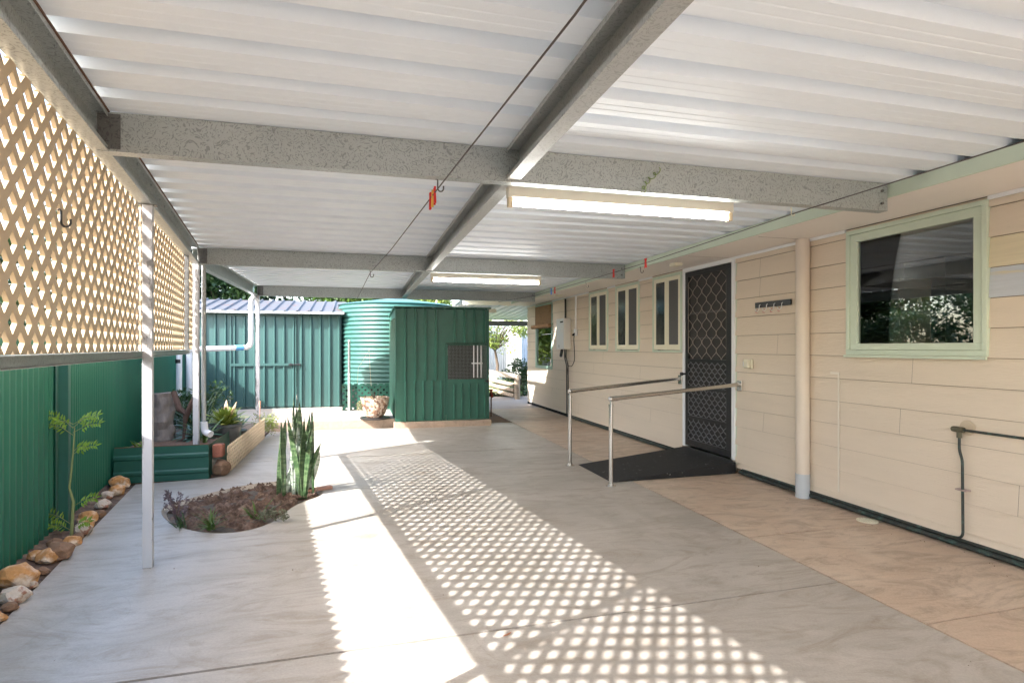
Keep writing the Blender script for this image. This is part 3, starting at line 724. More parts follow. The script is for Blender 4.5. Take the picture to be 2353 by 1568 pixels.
shook((3.30, 6.30, ZS - .002), .10, 'eave_hook', 'wire hook under the eave close to the door')
shook((2.63, 3.03, ZB), .07, 'beam_hook', 'small pale hook under the nearest crossbeam by its house end', M_cream)
bm = B()
pts = [Vector((3.285, 6.35, ZS - .012))]
for i in range(1, 12): pts.append(Vector((3.285 + .004 * math.sin(i * 2.1), 6.35 + i * .40, ZS - .016 - .008 * math.sin(i * 1.7) ** 2)))
pts += [Vector((3.45, 10.4, ZS - .012)), Vector((3.6, 10.1, ZS - .012))]
tube(bm, pts, .004, 6); tag(obj('eave_cable', bm, M_cream), 'thin cream cable clipped along the green fascia edge', 'cable')

# ================================================================== RAMP, HANDRAILS, DRAIN
bm = B()
v = [bm.verts.new(p) for p in ((2.44, 5.27, .002), (2.44, 6.16, .002), (3.895, 6.32, .002), (3.895, 5.30, .002), (3.895, 6.32, .122), (3.895, 5.30, .122), (2.44, 5.27, .006), (2.44, 6.16, .006))]
for f in ((0, 1, 2, 3), (6, 5, 4, 7), (3, 5, 6, 0), (1, 7, 4, 2), (2, 4, 5, 3), (0, 6, 7, 1)): bm.faces.new([v[i] for i in f])
bmesh.ops.recalc_face_normals(bm, faces=bm.faces[:])
tag(obj('door_ramp', bm, M_rubber, bevel=.004), 'black rubber wedge ramp with pale flecks leading up to the door', 'ramp')
def rail(base, end, label):
    t = thing('handrail', base, label, 'handrail', 'handrails of the door ramp')
    b0 = Vector(base); top = b0 + ZV * .845; e = Vector(end)
    d = (e - top).normalized()
    bm = B(); tube(bm, [top - d * .02, e], .0205, 20); autosmooth(obj('rail_tube', bm, M_steel, t))
    bm = B(); tube(bm, [b0 + ZV * .008, top - ZV * .055], .0205, 20); autosmooth(obj('post', bm, M_steel, t))
    bm = B(); lathe(bm, b0, [(.05, 0), (.05, .006), (.028, .008), (.027, .03)], 24); autosmooth(obj('base_flange', bm, M_steel, t))
    bm = B(); bmesh.ops.create_uvsphere(bm, u_segments=16, v_segments=10, radius=.027, matrix=Matrix.Translation(top)); tube(bm, [top - ZV * .075, top - ZV * .05], .024, 18); tube(bm, [top - ZV * .05, top], .014, 14); tube(bm, [top, top + d * .07], .0235, 18); autosmooth(obj('elbow', bm, M_steel, t))
    bm = B(); tube(bm, [e - d * .02, e + d * .002], .025, 18); box(bm, e.x, e.x + .008, e.y - .04, e.y + .04, e.z - .07, e.z + .045); obj('wall_bracket', bm, M_steel, t, bevel=.004)
rail((2.38, 5.155, 0), (W - .035, 5.25, .955), 'stainless steel handrail on the near side of the ramp')
rail((2.34, 6.17, 0), (W - .04, 6.40, .955), 'stainless steel handrail on the far side of the ramp')
dc = at(1992, 1196); dt = thing('floor_drain', (dc.x, dc.y, 0), 'round cream plastic drain grate set in the stained concrete', 'drain')
bm = B(); 
def ring(bm, c, r0, r1, z0, z1, n=32):
    for j in range(n):
        a0, a1 = 2 * math.pi * j / n, 2 * math.pi * (j + 1) / n
        P = lambda r, a, z: bm.verts.new((c.x + r * math.cos(a), c.y + r * math.sin(a), z))
        bm.faces.new((P(r0, a0, z1), P(r1, a0, z1), P(r1, a1, z1), P(r0, a1, z1))); bm.faces.new((P(r1, a0, z0), P(r1, a1, z0), P(r1, a1, z1), P(r1, a0, z1)))
ring(bm, dc, .058, .075, .0, .007)
for i in range(-3, 4):
    hwid = math.sqrt(.058 ** 2 - (i * .016) ** 2); box(bm, dc.x - hwid, dc.x + hwid, dc.y + i * .016 - .003, dc.y + i * .016 + .003, .003, .0065)
box(bm, dc.x - .003, dc.x + .003, dc.y - .058, dc.y + .058, .003, .0069); obj('grate', bm, M_cream, dt)
bm = B(); lathe(bm, (dc.x, dc.y, 0), [(.057, .0015), (.057, .002)], 24); obj('drain_hole', bm, M_gap, dt)

# ================================================================== FLUORESCENT LIGHTS
M_tubeE = emis('tube_light', (1, .98, .93), 5.0)
def batten(x0, x1, y, z, label):
    t = thing('fluorescent_light', ((x0 + x1) / 2, y, z), label, 'light fitting', 'fluorescent battens under the crossbeams')
    bm = B(); box(bm, x0, x1, y, y + .055, z + .045, z + .115); obj('batten', bm, mat('batten_white', (.74, .70, .60), .4), t, bevel=.004)
    bm = B(); tube(bm, [(x0 + .035, y + .0275, z + .016), (x1 - .035, y + .0275, z + .016)], .0165, 14); autosmooth(obj('tube', bm, M_tubeE, t))
    for x in (x0 + .002, x1 - .030):
        bm = B(); box(bm, x, x + .028, y + .008, y + .047, z - .006, z + .0445); obj('lampholder', bm, mat('holder_cream', (.72, .6, .42), .5), t, bevel=.003)
batten(.80, 2.235, 3.06, 2.135, 'lit fluorescent batten behind the nearest crossbeam')
batten(.83, 2.20, 6.80, 2.13, 'lit fluorescent batten behind the middle crossbeam')

# ================================================================== CLOTHESLINES, PEGS
def peg(p, m, label, tilt=0.0, cat='clothes peg'):
    p = Vector(p); bm = B()
    for sg in (-1, 1):
        a = p + Vector((0, sg * .002, .018)); b_ = p + Vector((0, sg * .012, -.052)); ex = Vector((.011, 0, 0))
        ez = (b_ - a); sd = Vector((0, .006 * sg, 0))
        obox(bm, a - ex / 2, ex, sd, ez)
        obox(bm, p + Vector((-.0055, sg * .006, .018)), ex, Vector((0, .004 * sg, 0)), Vector((0, sg * .006, .022)))
    bmesh.ops.rotate(bm, cent=p, matrix=Matrix.Rotation(tilt, 3, 'X'), verts=bm.verts[:])
    o = tag(obj('clothes_peg', bm, m), label, cat, 'pegs on the clotheslines'); return o
bm = B(); tube(bm, [(.62, -1, 2.19), (.517, 1.33, 2.17), (.40, 3.0, 2.175), (.265, 4.9, 2.165), (.13, 6.75, 2.195), (-.02, 10.5, 2.2)], .0035, 6); tag(obj('clothesline', bm, M_wire), 'dark wire clothesline strung under the middle of the roof', 'clothesline')
bm = B(); tube(bm, [(2.60, -2, 2.2), (2.63, 2.94, 2.185), (2.72, 5.0, 2.175), (2.79, 6.73, 2.19), (2.74, 8.8, 2.175), (2.55, 10.5, 2.2)], .0033, 6); tag(obj('clothesline', bm, M_wire), 'dark wire clothesline strung alongside the green fascia', 'clothesline')
shook((.40, 2.99, ZB), .09, 'beam_hook', 'curled wire hook holding the line under the nearest crossbeam', M_galvd)
shook((.132, 6.74, ZB), .11, 'beam_hook', 'curled wire hook holding the line under the middle crossbeam', M_galvd)
shook(L(-.70, 2.62, 1.86), .09, 'lattice_hook', 'black S hook hanging from a lattice opening', M_black)
peg((.395, 3.07, 2.165), M_red, 'red clothes peg nearest the hook on the middle line', -.1)
peg((.391, 3.13, 2.165), M_yel, 'yellow clothes peg among red ones on the middle line', .25)
peg((.386, 3.19, 2.165), M_red, 'red clothes peg farthest from the hook on the middle line', .1)
# pegs on the line beside the fascia
def online(y):
    P = [(2.63, 2.94), (2.72, 5.0), (2.79, 6.73), (2.74, 8.8), (2.55, 10.5)]
    for (xa, ya), (xb, yb) in zip(P, P[1:]):
        if ya <= y <= yb: return xa + (xb - xa) * (y - ya) / (yb - ya)
peg((online(5.1), 5.1, 2.18), M_red, 'red clothes peg nearest the camera on the house side line', 0)
peg((online(5.9), 5.9, 2.18), M_red, 'red clothes peg hanging in front of the middle crossbeam end', 0)
peg((online(7.9), 7.9, 2.18), M_red, 'red clothes peg next to a blue one far along the line', 0)
peg((online(8.05), 8.05, 2.18), M_pblue, 'blue clothes peg on the house side line', 0)
# string knot on nearest crossbeam
bm = B(); P0 = Vector((1.57, 2.93, 2.30)); pts = []
for i in range(46):
    t = i / 45; pts.append(P0 + Vector((.09 * (1 - t) * math.cos(2.2 * t) - .02 + .012 * math.sin(t * 31), -.012 - .008 * math.cos(t * 23), .05 - .14 * t + .012 * math.cos(t * 31))))
tube(bm, pts, .0028, 5); tag(obj('garden_string', bm, mat('string_green', (.22, .30, .10), .7)), 'tangled green and yellow string tied on the nearest crossbeam', 'string')

# ================================================================== FENCE
fn = thing('boundary_fence', L(-1.41, 3), 'dark green corrugated metal boundary fence along the rock border', 'fence')
def fsheet(s0, s1, pitch, amp, z1):
    bm = B(); A = L(-1.41, s0, -.05); Bq = L(-1.41, s1, -.05)
    lg = s1 - s0; pr = []
    x = 0
    while x < lg:
        pr += [(x, 0), (x + pitch * .3, -amp), (x + pitch * .5, -amp), (x + pitch * .8, 0)]; x += pitch
    pr.append((lg, 0)); sheet(bm, pr, A, Bq, ZV * (z1 + .05))
    return bm
FS = 5.15
o = obj('panel', fsheet(-8, FS, .095, .030, 1.43), M_fence, fn); m_ = o.modifiers.new('t', 'SOLIDIFY'); m_.thickness = .0015
o = obj('panel', fsheet(FS, 13.4, .06, .018, 1.42), M_fence, fn); m_ = o.modifiers.new('t', 'SOLIDIFY'); m_.thickness = .0015
bm = B(); obox(bm, L(-1.385, FS - .03, -.05), NV * .06, TV * .06, ZV * 1.34); obox(bm, L(-1.388, FS - .034, 1.29), NV * .066, TV * .068, ZV * .02); obj('post', bm, M_dgreen, fn, bevel=.004)
for s in (2.7, .2, 7.6, 10.0):
    bm = B(); obox(bm, L(-1.47, s - .03, -.05), NV * .05, TV * .06, ZV * 1.40); obj('post', bm, M_dgreen, fn)

# ================================================================== SHED, TANK, AVIARY
sh = thing('garden_shed', (-1.8, 13, .15), 'green ribbed metal garden shed with a grey roof and bolted door', 'shed')
SY = 12.05; ZF = 2.02
def ribwall(bm, A, Bq, h, pitch=.178, rw=.05, rh=.034, start=.05):
    lg = (Vector(Bq) - Vector(A)).length; pr = ribs(lg, pitch, rw, rh, .3, start); sheet(bm, pr, A, Bq, ZV * h)
bm = B()
ribwall(bm, (-3.6, SY, .17), (-2.38, SY, .17), ZF - .17); ribwall(bm, (-1.17, SY, .17), (-.33, SY, .17), ZF - .17, start=.06)
sheet(bm, [(0, 0), (3.2, 0)], (-.33, SY, .17), (-.33, SY + 3.2, .17), ZV * (ZF - .17)); sheet(bm, [(0, 0), (3.3, 0)], (-.33, SY + 3.2, .17), (-3.6, SY + 3.2, .17), ZV * 1.85)
box(bm, -3.6, -.32, SY - .012, SY + .03, ZF - .06, ZF + .002)
box(bm, -3.6, -.33, SY + .005, SY + .03, .152, .175)
obj('wall', bm, M_shed, sh)
bm = B(); ribwall(bm, (-2.372, SY - .004, .19), (-1.178, SY - .004, .19), ZF - .26, start=.05); 
do = obj('door', bm, M_shed, sh)
bm = B(); box(bm, -2.36, -1.28, SY - .045, SY - .008, .985, 1.035); 
for x_ in (-2.372, -1.20): box(bm, x_, x_ + .02, SY - .03, SY + .0, .19, ZF - .07)
obj('brace', bm, M_shed, do)
bm = B(); tube(bm, [(-1.32, SY - .055, 1.01), (-1.10, SY - .055, 1.01)], .012, 8); box(bm, -1.30, -1.26, SY - .062, SY - .045, .985, 1.035); box(bm, -1.15, -1.11, SY - .062, SY - .02, .99, 1.03); obj('bolt', bm, M_black, do)
bm = B()
# roof: two slopes, ribs run up the slope
def sroof(bm, x0, x1, y0, z0, y1, z1):
    n_ = Vector((0, y1 - y0, z1 - z0)); pr = ribs(x1 - x0, .22, .05, .03, .3, .1); sheet(bm, pr, (x0, y0, z0), (x1, y0, z0), n_)
sroof(bm, -3.7, -.27, SY - .17, ZF + .012, SY + 1.6, ZF + .36)
obj('roof', bm, mat('shed_roof', (.075, .075, .08), .6, metal=.0, var=.15, vscale=3, col2=(.10, .06, .045), c2scale=2.6, c2lo=.56, c2hi=.66), sh)
bm = B(); v = [bm.verts.new(p) for p in ((-3.7, SY + 1.6, ZF + .36), (-.27, SY + 1.6, ZF + .36), (-.27, SY + 3.3, ZF), (-3.7, SY + 3.3, ZF))]; bm.faces.new(v)
v = [bm.verts.new(p) for p in ((-.335, SY, ZF), (-.335, SY + 1.6, ZF + .35), (-.335, SY + 3.2, ZF))]; bm.faces.new(v); obj('rear_roof', bm, M_shed, sh)
bm = B(); box(bm, -3.7, -.27, SY - .186, SY - .171, ZF - .02, ZF + .022); obj('roof_flashing', bm, M_galvl, sh)
# tank
tc_ = Vector((.80, 12.62, 0)); TR = 1.20
tk = thing('water_tank', (tc_.x, tc_.y, .56), 'round green corrugated rainwater tank between the shed and the aviary', 'water tank')
bm = B(); pr = [(TR - .01, 0)]
nz = 19 * 8
for i in range(nz + 1): pr.append((TR + .016 * math.sin(2 * math.pi * i / 8), .02 + 1.62 * i / nz))
pr += [(TR + .02, 1.655), (TR - .03, 1.675), (.3, 1.80), (.02, 1.81)]
lathe(bm, (tc_.x, tc_.y, .57), pr, 96); autosmooth(obj('drum', bm, M_tank, tk), 50)
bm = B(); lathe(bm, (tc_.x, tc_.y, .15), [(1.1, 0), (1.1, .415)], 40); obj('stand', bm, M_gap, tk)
bm = B(); lattice(bm, Vector((-.29, 11.33, .155)), XV, ZV, 1.05, .50, .012, .115, .42, (.02, .03)); 
tag(obj('lattice_skirt', bm, M_dgreen), 'dark green lattice skirt in front of the tank stand', 'lattice screen')
pl = thing('steel_pole', (0.0, 11.2, .15), 'short galvanised steel pole standing on the slab beside the tank', 'pole')
pp = at(802, 943, .15); 
bm = B(); tube(bm, [(pp.x, pp.y, .15), (pp.x, pp.y, 1.46)], .024, 14); autosmooth(obj('tube', bm, M_galvl, pl))
bm = B(); tube(bm, [(pp.x, pp.y, 1.461), (pp.x, pp.y, 1.485)], .027, 14); autosmooth(obj('cap', bm, M_pvcw, pl))
# aviary
av = thing('aviary', (1.4, 10.6, 0), 'green ribbed metal aviary with a wire mesh door panel beside the tank', 'aviary')
AX0, AX1, AY, AZ0, AZ1 = .60, 2.20, 9.76, .105, 2.02
bm = B(); box(bm, AX0 - .03, AX1 + .02, AY - .09, 11.6, -.03, .10); obj('plinth', bm, M_edge, av, bevel=.008)
bm = B()
DX0 = 1.46
ribwall(bm, (AX0 + .02, AY + .002, .78), (DX0 - .02, AY + .002, .78), AZ1 - .80, .172, .045, .032, .12)
ribwall(bm, (AX0 + .02, AY - .012, AZ0), (DX0 - .02, AY - .012, AZ0), .785 - AZ0, .150, .035, .026, .13)
ribwall(bm, (DX0 - .02, AY, 1.42), (AX1, AY, 1.42), AZ1 - 1.44, .172, .045, .032, .0 + .14)
box(bm, AX0, AX0 + .02, AY - .015, AY + .02, AZ0, AZ1 - .02)
box(bm, AX1 - .028, AX1, AY - .014, AY - .001, AZ0, 1.42); box(bm, DX0 - .035, DX0 - .02, AY - .03, AY + .02, AZ0, 1.42)
ribwall(bm, (AX0, 11.6, AZ0), (AX0, AY + .021, AZ0), 1.84 - AZ0, .172, .04, .02, .1)
v = [bm.verts.new(p) for p in ((AX0 - .0, 11.6, 1.80), (AX0 - .0, AY + .02, 1.80), (AX0 - .0, AY + .02, AZ1 - .02), (AX0 - .0, 11.6, 1.94))]; bm.faces.new(v)
ribwall(bm, (AX1, AY + .021, AZ0), (AX1, 11.6, AZ0), 1.84, .172, .04, .02, .1)
v = [bm.verts.new(p) for p in ((AX0, 11.6, AZ0), (AX1, 11.6, AZ0), (AX1, 11.6, 1.93), (AX0, 11.6, 1.93))]; bm.faces.new(v)
obj('wall', bm, M_avi, av)
bm = B(); obox(bm, (AX0 - .03, AY - .05, AZ1 - .005), (AX1 - AX0 + .06, 0, 0), (0, 1.92, -.08), (0, 0, .02))
for i in range(9): tube(bm, [(AX0 + .1 + i * .18, AY - .055, AZ1 - .008), (AX0 + .1 + i * .18, AY - .03, AZ1 - .008)], .018, 8)
obj('roof', bm, M_avi, av)
bm = B(); DX1 = AX1 - .03
ribwall(bm, (DX0 + .012, AY - .022, .125), (DX1, AY - .022, .125), .60, .135, .03, .02, .10)
box(bm, DX0 - .012, DX1, AY - .035, AY - .016, .72, .80); box(bm, DX0 - .012, DX0 + .012, AY - .036, AY - .015, .12, 1.405); box(bm, DX1 - .012, DX1 + .0, AY - .036, AY - .015, .81, 1.405)
box(bm, DX0 + .012, DX1 - .012, AY - .036, AY - .015, 1.385, 1.405); box(bm, DX0 - .012, DX1, AY - .034, AY - .016, .108, .124)
ad = obj('door', bm, M_avi, av)
bm = B(); st = .024
x_ = DX0 + .02
while x_ < DX1 - .012: box(bm, x_ - .0009, x_ + .0009, AY - .027, AY - .0255, .80, 1.385); x_ += st
z_ = .81
while z_ < 1.385: box(bm, DX0 + .012, DX1 - .012, AY - .0254, AY - .0242, z_ - .0009, z_ + .0009); z_ += st
obj('wire_mesh', bm, M_galv, ad)
bm = B(); tube(bm, [(DX1 - .06, AY - .045, .765), (DX1 + .02, AY - .045, .765)], .009, 6); box(bm, DX1 - .03, DX1 + .01, AY - .05, AY - .036, .74, .79); obj('latch', bm, M_black, ad)
for i in range(3):
    pass
bm = B(); 
for i in range(3): box(bm, 1.93 + i * .065, 1.945 + i * .065, AY + .03, AY + .045, .82, 1.38)
box(bm, 1.90, 2.10, AY + .046, AY + .06, 1.06, 1.08); obj('inner_bars', bm, M_white, av)
bm = B(); box(bm, AX0 + .03, AX1 - .03, 10.5, 10.52, .105, 1.9); obj('inner_wall', bm, M_dark, av)
bm = B(); box(bm, 1.56, 1.585, 10.46, 10.48, 1.2, 1.33); tube(bm, [(1.57, 10.47, .92), (1.57, 10.45, .92)], .015, 8); obj('inner_fitting', bm, M_white, av)

# ================================================================== PVC stormwater pipe
dn = thing('stormwater_pipe', (-1.68, 10.4, 1.2), 'white plastic stormwater pipe elbowing down between the two far posts', 'pipe')
px_, py_ = -1.74, 10.45
bm = B(); tube(bm, bend([(-1.70, 10.50, 2.20), (px_, py_, 2.14), (px_, py_, 1.345), (-2.70, 10.0, 1.305), (-2.71, 10.0, .0)], .11, 7), .042, 20); autosmooth(obj('white_run', bm, M_pvcw, dn), 60)
bm = B(); tube(bm, [(px_ + .002, py_, 1.64), (px_ + .002, py_, 1.70)], .045, 20); autosmooth(obj('collar', bm, M_pvcw, dn))
bm = B(); tube(bm, [(-1.85, 10.397, 1.341), (-1.96, 10.347, 1.337)], .0455, 20); autosmooth(obj('joint', bm, M_blue, dn))
bm = B(); tube(bm, [(-2.71, 10.0, 1.16), (-2.71, 10.0, 1.10)], .048, 20); autosmooth(obj('coupling', bm, M_black, dn))
bm = B(); tube(bm, [(-1.60, 6.80, 2.22), (-1.60, 6.80, .47)], .022, 14); autosmooth(obj('grey_pipe', bm, M_galvl, dn))
bm = B(); tube(bm, bend([(-1.60, 6.80, .55), (-1.59, 6.80, .44), (-1.52, 6.75, .42)], .06), .036, 16); autosmooth(obj('outlet', bm, M_pvcw, dn), 60)

# ================================================================== PLANTER AND GARDEN
pn = thing('raised_planter', (-1.9, 7.2, 0), 'dark green corrugated metal raised planter at the foot of a post', 'planter')
PX0, PX1, PY, PZ = -2.33, -1.485, 6.48, .35
bm = B()
pr = [(0, 0), (.06, 0), (.075, .012), (.10, .012), (.115, 0), (.22, 0), (.235, .012), (.26, .012), (.275, 0), (PZ, 0)]
for i in range(len(pr) - 1):
    (a, oa), (b_, ob) = pr[i], pr[i + 1]
    v = [bm.verts.new(p) for p in ((PX0, PY + .0 - oa, a), (PX1, PY + .02 - oa, a), (PX1, PY + .02 - ob, b_), (PX0, PY - ob, b_))]; bm.faces.new(v)
    v = [bm.verts.new(p) for p in ((PX1 + oa * 0, PY + .02 - oa, a), (PX1 + .0, 8.2, a), (PX1, 8.2, b_), (PX1, PY + .02 - ob, b_))]; bm.faces.new(v)
obj('side', bm, M_dgreen, pn)
bm = B(); box(bm, PX0, PX1 - .004, PY + .03, 8.2, -.05, PZ - .05); obj('soil', bm, mat('planter_soil', (.15, .09, .06), .95, var=.4, vscale=40, bump=1, bscale=40), pn)
bm = B(); box(bm, PX0, PX1, PY + .0225, PY + .028, PZ - .02, PZ + .006); obj('top_edge', bm, M_rust, pn)
bm = B(); box(bm, -2.9, -1.37, 8.21, 9.84, -.1, .02); struct('back_garden_soil', bm, M_soil)
bm = B(); box(bm, -1.485, -1.37, 6.6, 8.2, -.1, .015); struct('side_garden_soil', bm, M_soil)
# lattice edging
bm = B(); lattice(bm, Vector((-1.345, 6.66, .003)), YV, ZV, 2.5, .30, .006, .085, .6, (.01, .0)); tag(obj('lattice_edging', bm, M_latr), 'low cream lattice strip edging the plants beside the planter', 'edging')
# stump
def rockmesh(c, r, seed, sub=3, rough=.35, flat=.0):
    bm = B(); bmesh.ops.create_icosphere(bm, subdivisions=sub, radius=1); rg = random.Random(seed); o = Vector((rg.uniform(0, 50), rg.uniform(0, 50), rg.uniform(0, 50)))
    pl_ = [(Vector((rg.gauss(0, 1), rg.gauss(0, 1), rg.gauss(0, 1))).normalized(), rg.uniform(.62, .9)) for _ in range(11)]
    for v in bm.verts:
        d = v.co.normalized(); rad = 1 + rough * mn.noise(d * 1.3 + o)
        for nrm, h in pl_:
            q = d.dot(nrm)
            if q > 0 and rad * q > h: rad = h / q
        rad += rough * .16 * mn.noise(d * 6 + o)
        v.co = Vector((d.x * rad * r[0], d.y * rad * r[1], d.z * rad * r[2])) + Vector(c)
    return bm
st_ = at(375, 1012, .30)
bm = B()
for k_ in range(1):
    lathe(bm, (-2.14, 7.3, .28), [(.13 - .03 * i / 14 + .003 * math.sin(i * 2.3), .55 * i / 14) for i in range(15)] + [(.05, .50)], 26)
for v in bm.verts: v.co += Vector((mn.noise(v.co * 9), mn.noise(v.co * 9 + Vector((5, 5, 5))), .5 * mn.noise(v.co * 6))) * .03
tag(obj('tree_stump', bm, mat('stump_bark', (.19, .165, .15), .95, var=.5, vscale=14, stretch=(1, 1, .3), bump=1, bscale=20)), 'rough grey sawn tree stump standing in the raised planter', 'stump')
bm = B(); tube(bm, [(-2.0, 7.2, .85), (-1.93, 7.15, .66), (-1.85, 7.15, .60), (-1.80, 7.12, .72), (-1.74, 7.1, .84)], [.03, .035, .04, .03, .02], 8); tube(bm, [(-1.86, 7.15, .62), (-1.87, 7.14, .5), (-1.88, 7.12, .32)], [.035, .02, .015], 8)
tag(obj('driftwood', bm, mat('driftwood_brown', (.07, .04, .03), .8, var=.5, vscale=12)), 'forked brown branch propped beside the stump', 'branch')

def plant(name, loc, label, cat='plant', group=None): return thing(name, loc, label, cat, group)
rg = random.Random(11)
# bromeliad pot
bp_ = at(512, 1040, .03); bp_ = Vector((-1.66 + .10, 7.62, 0))
pot = thing('plant_pot', (bp_.x, bp_.y, 0), 'large grey black plastic pot holding the bromeliad', 'plant pot')
bm = B(); lathe(bm, (bp_.x, bp_.y, .12), [(.135, 0), (.15, .10), (.175, .27), (.19, .275), (.19, .305), (.175, .305), (.165, .28), (.02, .27)], 28); autosmooth(obj('body', bm, mat('pot_grey', (.08, .085, .09), .5, var=.3, vscale=8), pot))
bm = B(); lathe(bm, (bp_.x, bp_.y, 0), [(.13, .0), (.14, .118)], 20); obj('stand', bm, M_rock3, pot)
br = plant('bromeliad', (bp_.x, bp_.y, .40), 'yellow green bromeliad rosette in the large grey pot')
bm = B()
for i in range(46):
    a = i * 2.399; ln = .34 - .12 * (i / 46) ; le = R(68 - 60 * i / 46)
    blade(bm, (bp_.x, bp_.y, .39 + i * .001), a, le, ln * rg.uniform(.85, 1.1), .055, R(35), 6, .2, 0, .4, .9)
obj('leaves', bm, mat('brom', (.20, .26, .045), .35, var=.5, vscale=9, trans=.3, col2=(.45, .30, .12), c2scale=9, c2lo=.58, c2hi=.72), br, smooth=True)
bm = B()
for a, le in ((.5, .35), (1.6, .2), (-.6, .5)): blade(bm, (bp_.x, bp_.y, .42), a, le, .30, .06, .3, 6, .2, 0, .4)
obj('pale_leaves', bm, mat('brom_pink', (.62, .45, .28), .4, trans=.3), br, smooth=True)
# strappy plants
def clump(name, c, n, ln, wd, m, label, lean=(5, 60), droop=60, spread=.05, z=.0):
    t = plant(name, (c[0], c[1], z), label); bm = B()
    for i in range(n):
        a = rg.random() * 6.28; blade(bm, (c[0] + rg.uniform(-spread, spread), c[1] + rg.uniform(-spread, spread), z), a, R(rg.uniform(*lean)), ln * rg.uniform(.6, 1.1), wd * rg.uniform(.8, 1.2), R(droop * rg.uniform(.5, 1.3)), 6, .1, 0, .3, .9)
    obj('leaves', bm, m, t, smooth=True); return t
clump('agapanthus', (-1.88, 7.75), 46, .50, .032, M_lf_blue, 'dark strap leaved clump beside the stump behind the posts', (5, 70), 80, .08, .30)
clump('broad_leaf_plant', (-1.80, 7.35), 40, .34, .04, M_lf_blue, 'glossy dark leaf rosette beside the forked branch in the planter', (20, 80), 70, .06, .30)
clump('tall_grass', (-1.98, 7.95), 70, .62, .016, M_lf_dark, 'tall fine leaved dark tuft rising behind the stump', (3, 35), 45, .14, .28)
clump('strap_plant', (-1.62, 6.98), 9, .42, .024, M_lf_mid, 'arching green strap leaves leaning over the planter corner', (10, 50), 60, .03, .29)
clump('agave', (-1.66, 8.75), 16, .36, .05, M_lf_blue, 'blue grey spiky rosette behind the lattice edging', (15, 60), 20, .03, .18)
clump('grass_clump', (-1.55, 8.15), 60, .26, .012, M_lf_mid, 'fine green grassy tuft against the lattice edging', (5, 50), 60, .10, .02)
bm = B(); lathe(bm, (-1.66, 8.75, 0), [(.12, 0), (.15, .17), (.155, .19), (.02, .18)], 20); tag(obj('plant_pot', bm, M_black), 'small black pot holding the spiky blue grey rosette', 'plant pot')
clump('weed', (-2.18, 6.75), 22, .13, .03, M_lf_lime, 'low bright green weed at the planter corner by the fence', (20, 80), 40, .06, .30)
t = plant('leafy_shrub', (-2.1, 8.6, 0), 'loose dark green shrub growing at the fence behind the planter', 'shrub')
cl = [((-2.35 + rg.uniform(-.25, .45), 8.7 + rg.uniform(-.3, .5), .5 + rg.uniform(-.25, .5)), (.22, .22, .2)) for _ in range(12)]
obj('crown', foliage(cl, 170, .075, rg, .35), M_lf_dark, t); bm = B()
for c, r in cl: tube(bm, [(-2.2, 8.7, 0), (Vector((-2.2, 8.7, 0)) + Vector(c)) / 2 + Vector((.05, 0, .05)), c], [.012, .008, .003], 5)
obj('stems', bm, M_gstem, t)
t = plant('fern_clump', (-1.5, 9.2, 0), 'yellow green fine leaved clump at the far end of the edging', 'shrub')
cl = [((-1.36 + rg.uniform(-.08, .15), 9.25 + rg.uniform(-.2, .2), .12 + rg.uniform(0, .15)), (.12, .12, .13)) for _ in range(7)]
obj('leaves', foliage(cl, 150, .035, rg, .3), M_lf_yel, t)
bm = B(); tube(bm, [(-1.42, 9.2, .1), (-1.41, 9.2, .4), (-1.41, 9.2, .55)], [.004, .004, .016], 6); obj('flower_spike', bm, mat('spike_pink', (.6, .3, .2), .7), t)
# white poles behind
bm = B(); tube(bm, [(-2.74, 10.7, 0), (-2.74, 10.7, 1.6)], .045, 12); tag(obj('garden_pole', bm, M_pvcw), 'thick pale pole rising beside the white stormwater pipe at the fence', 'pole')
# bricks and block by edging
bm = B(); box(bm, -1.47, -1.37, 6.58, 6.70, .20, .33); tag(obj('brick', bm, M_brick, bevel=.01), 'broken red brick wedged beside the planter corner', 'brick')
tag(obj('rubble_stone', rockmesh((-1.39, 6.62, .07), (.09, .10, .10), 41), M_rock3), 'dark lump of stone at the near end of the lattice edging', 'rock')
tag(obj('rubble_stone', rockmesh((-1.44, 6.68, .09), (.08, .06, .12), 43), concrete('rubble_conc', (.4, .34, .27), (.3, .26, .2), (.2, .17, .13), 8)), 'pale rubble block between planter and lattice edging', 'rock')

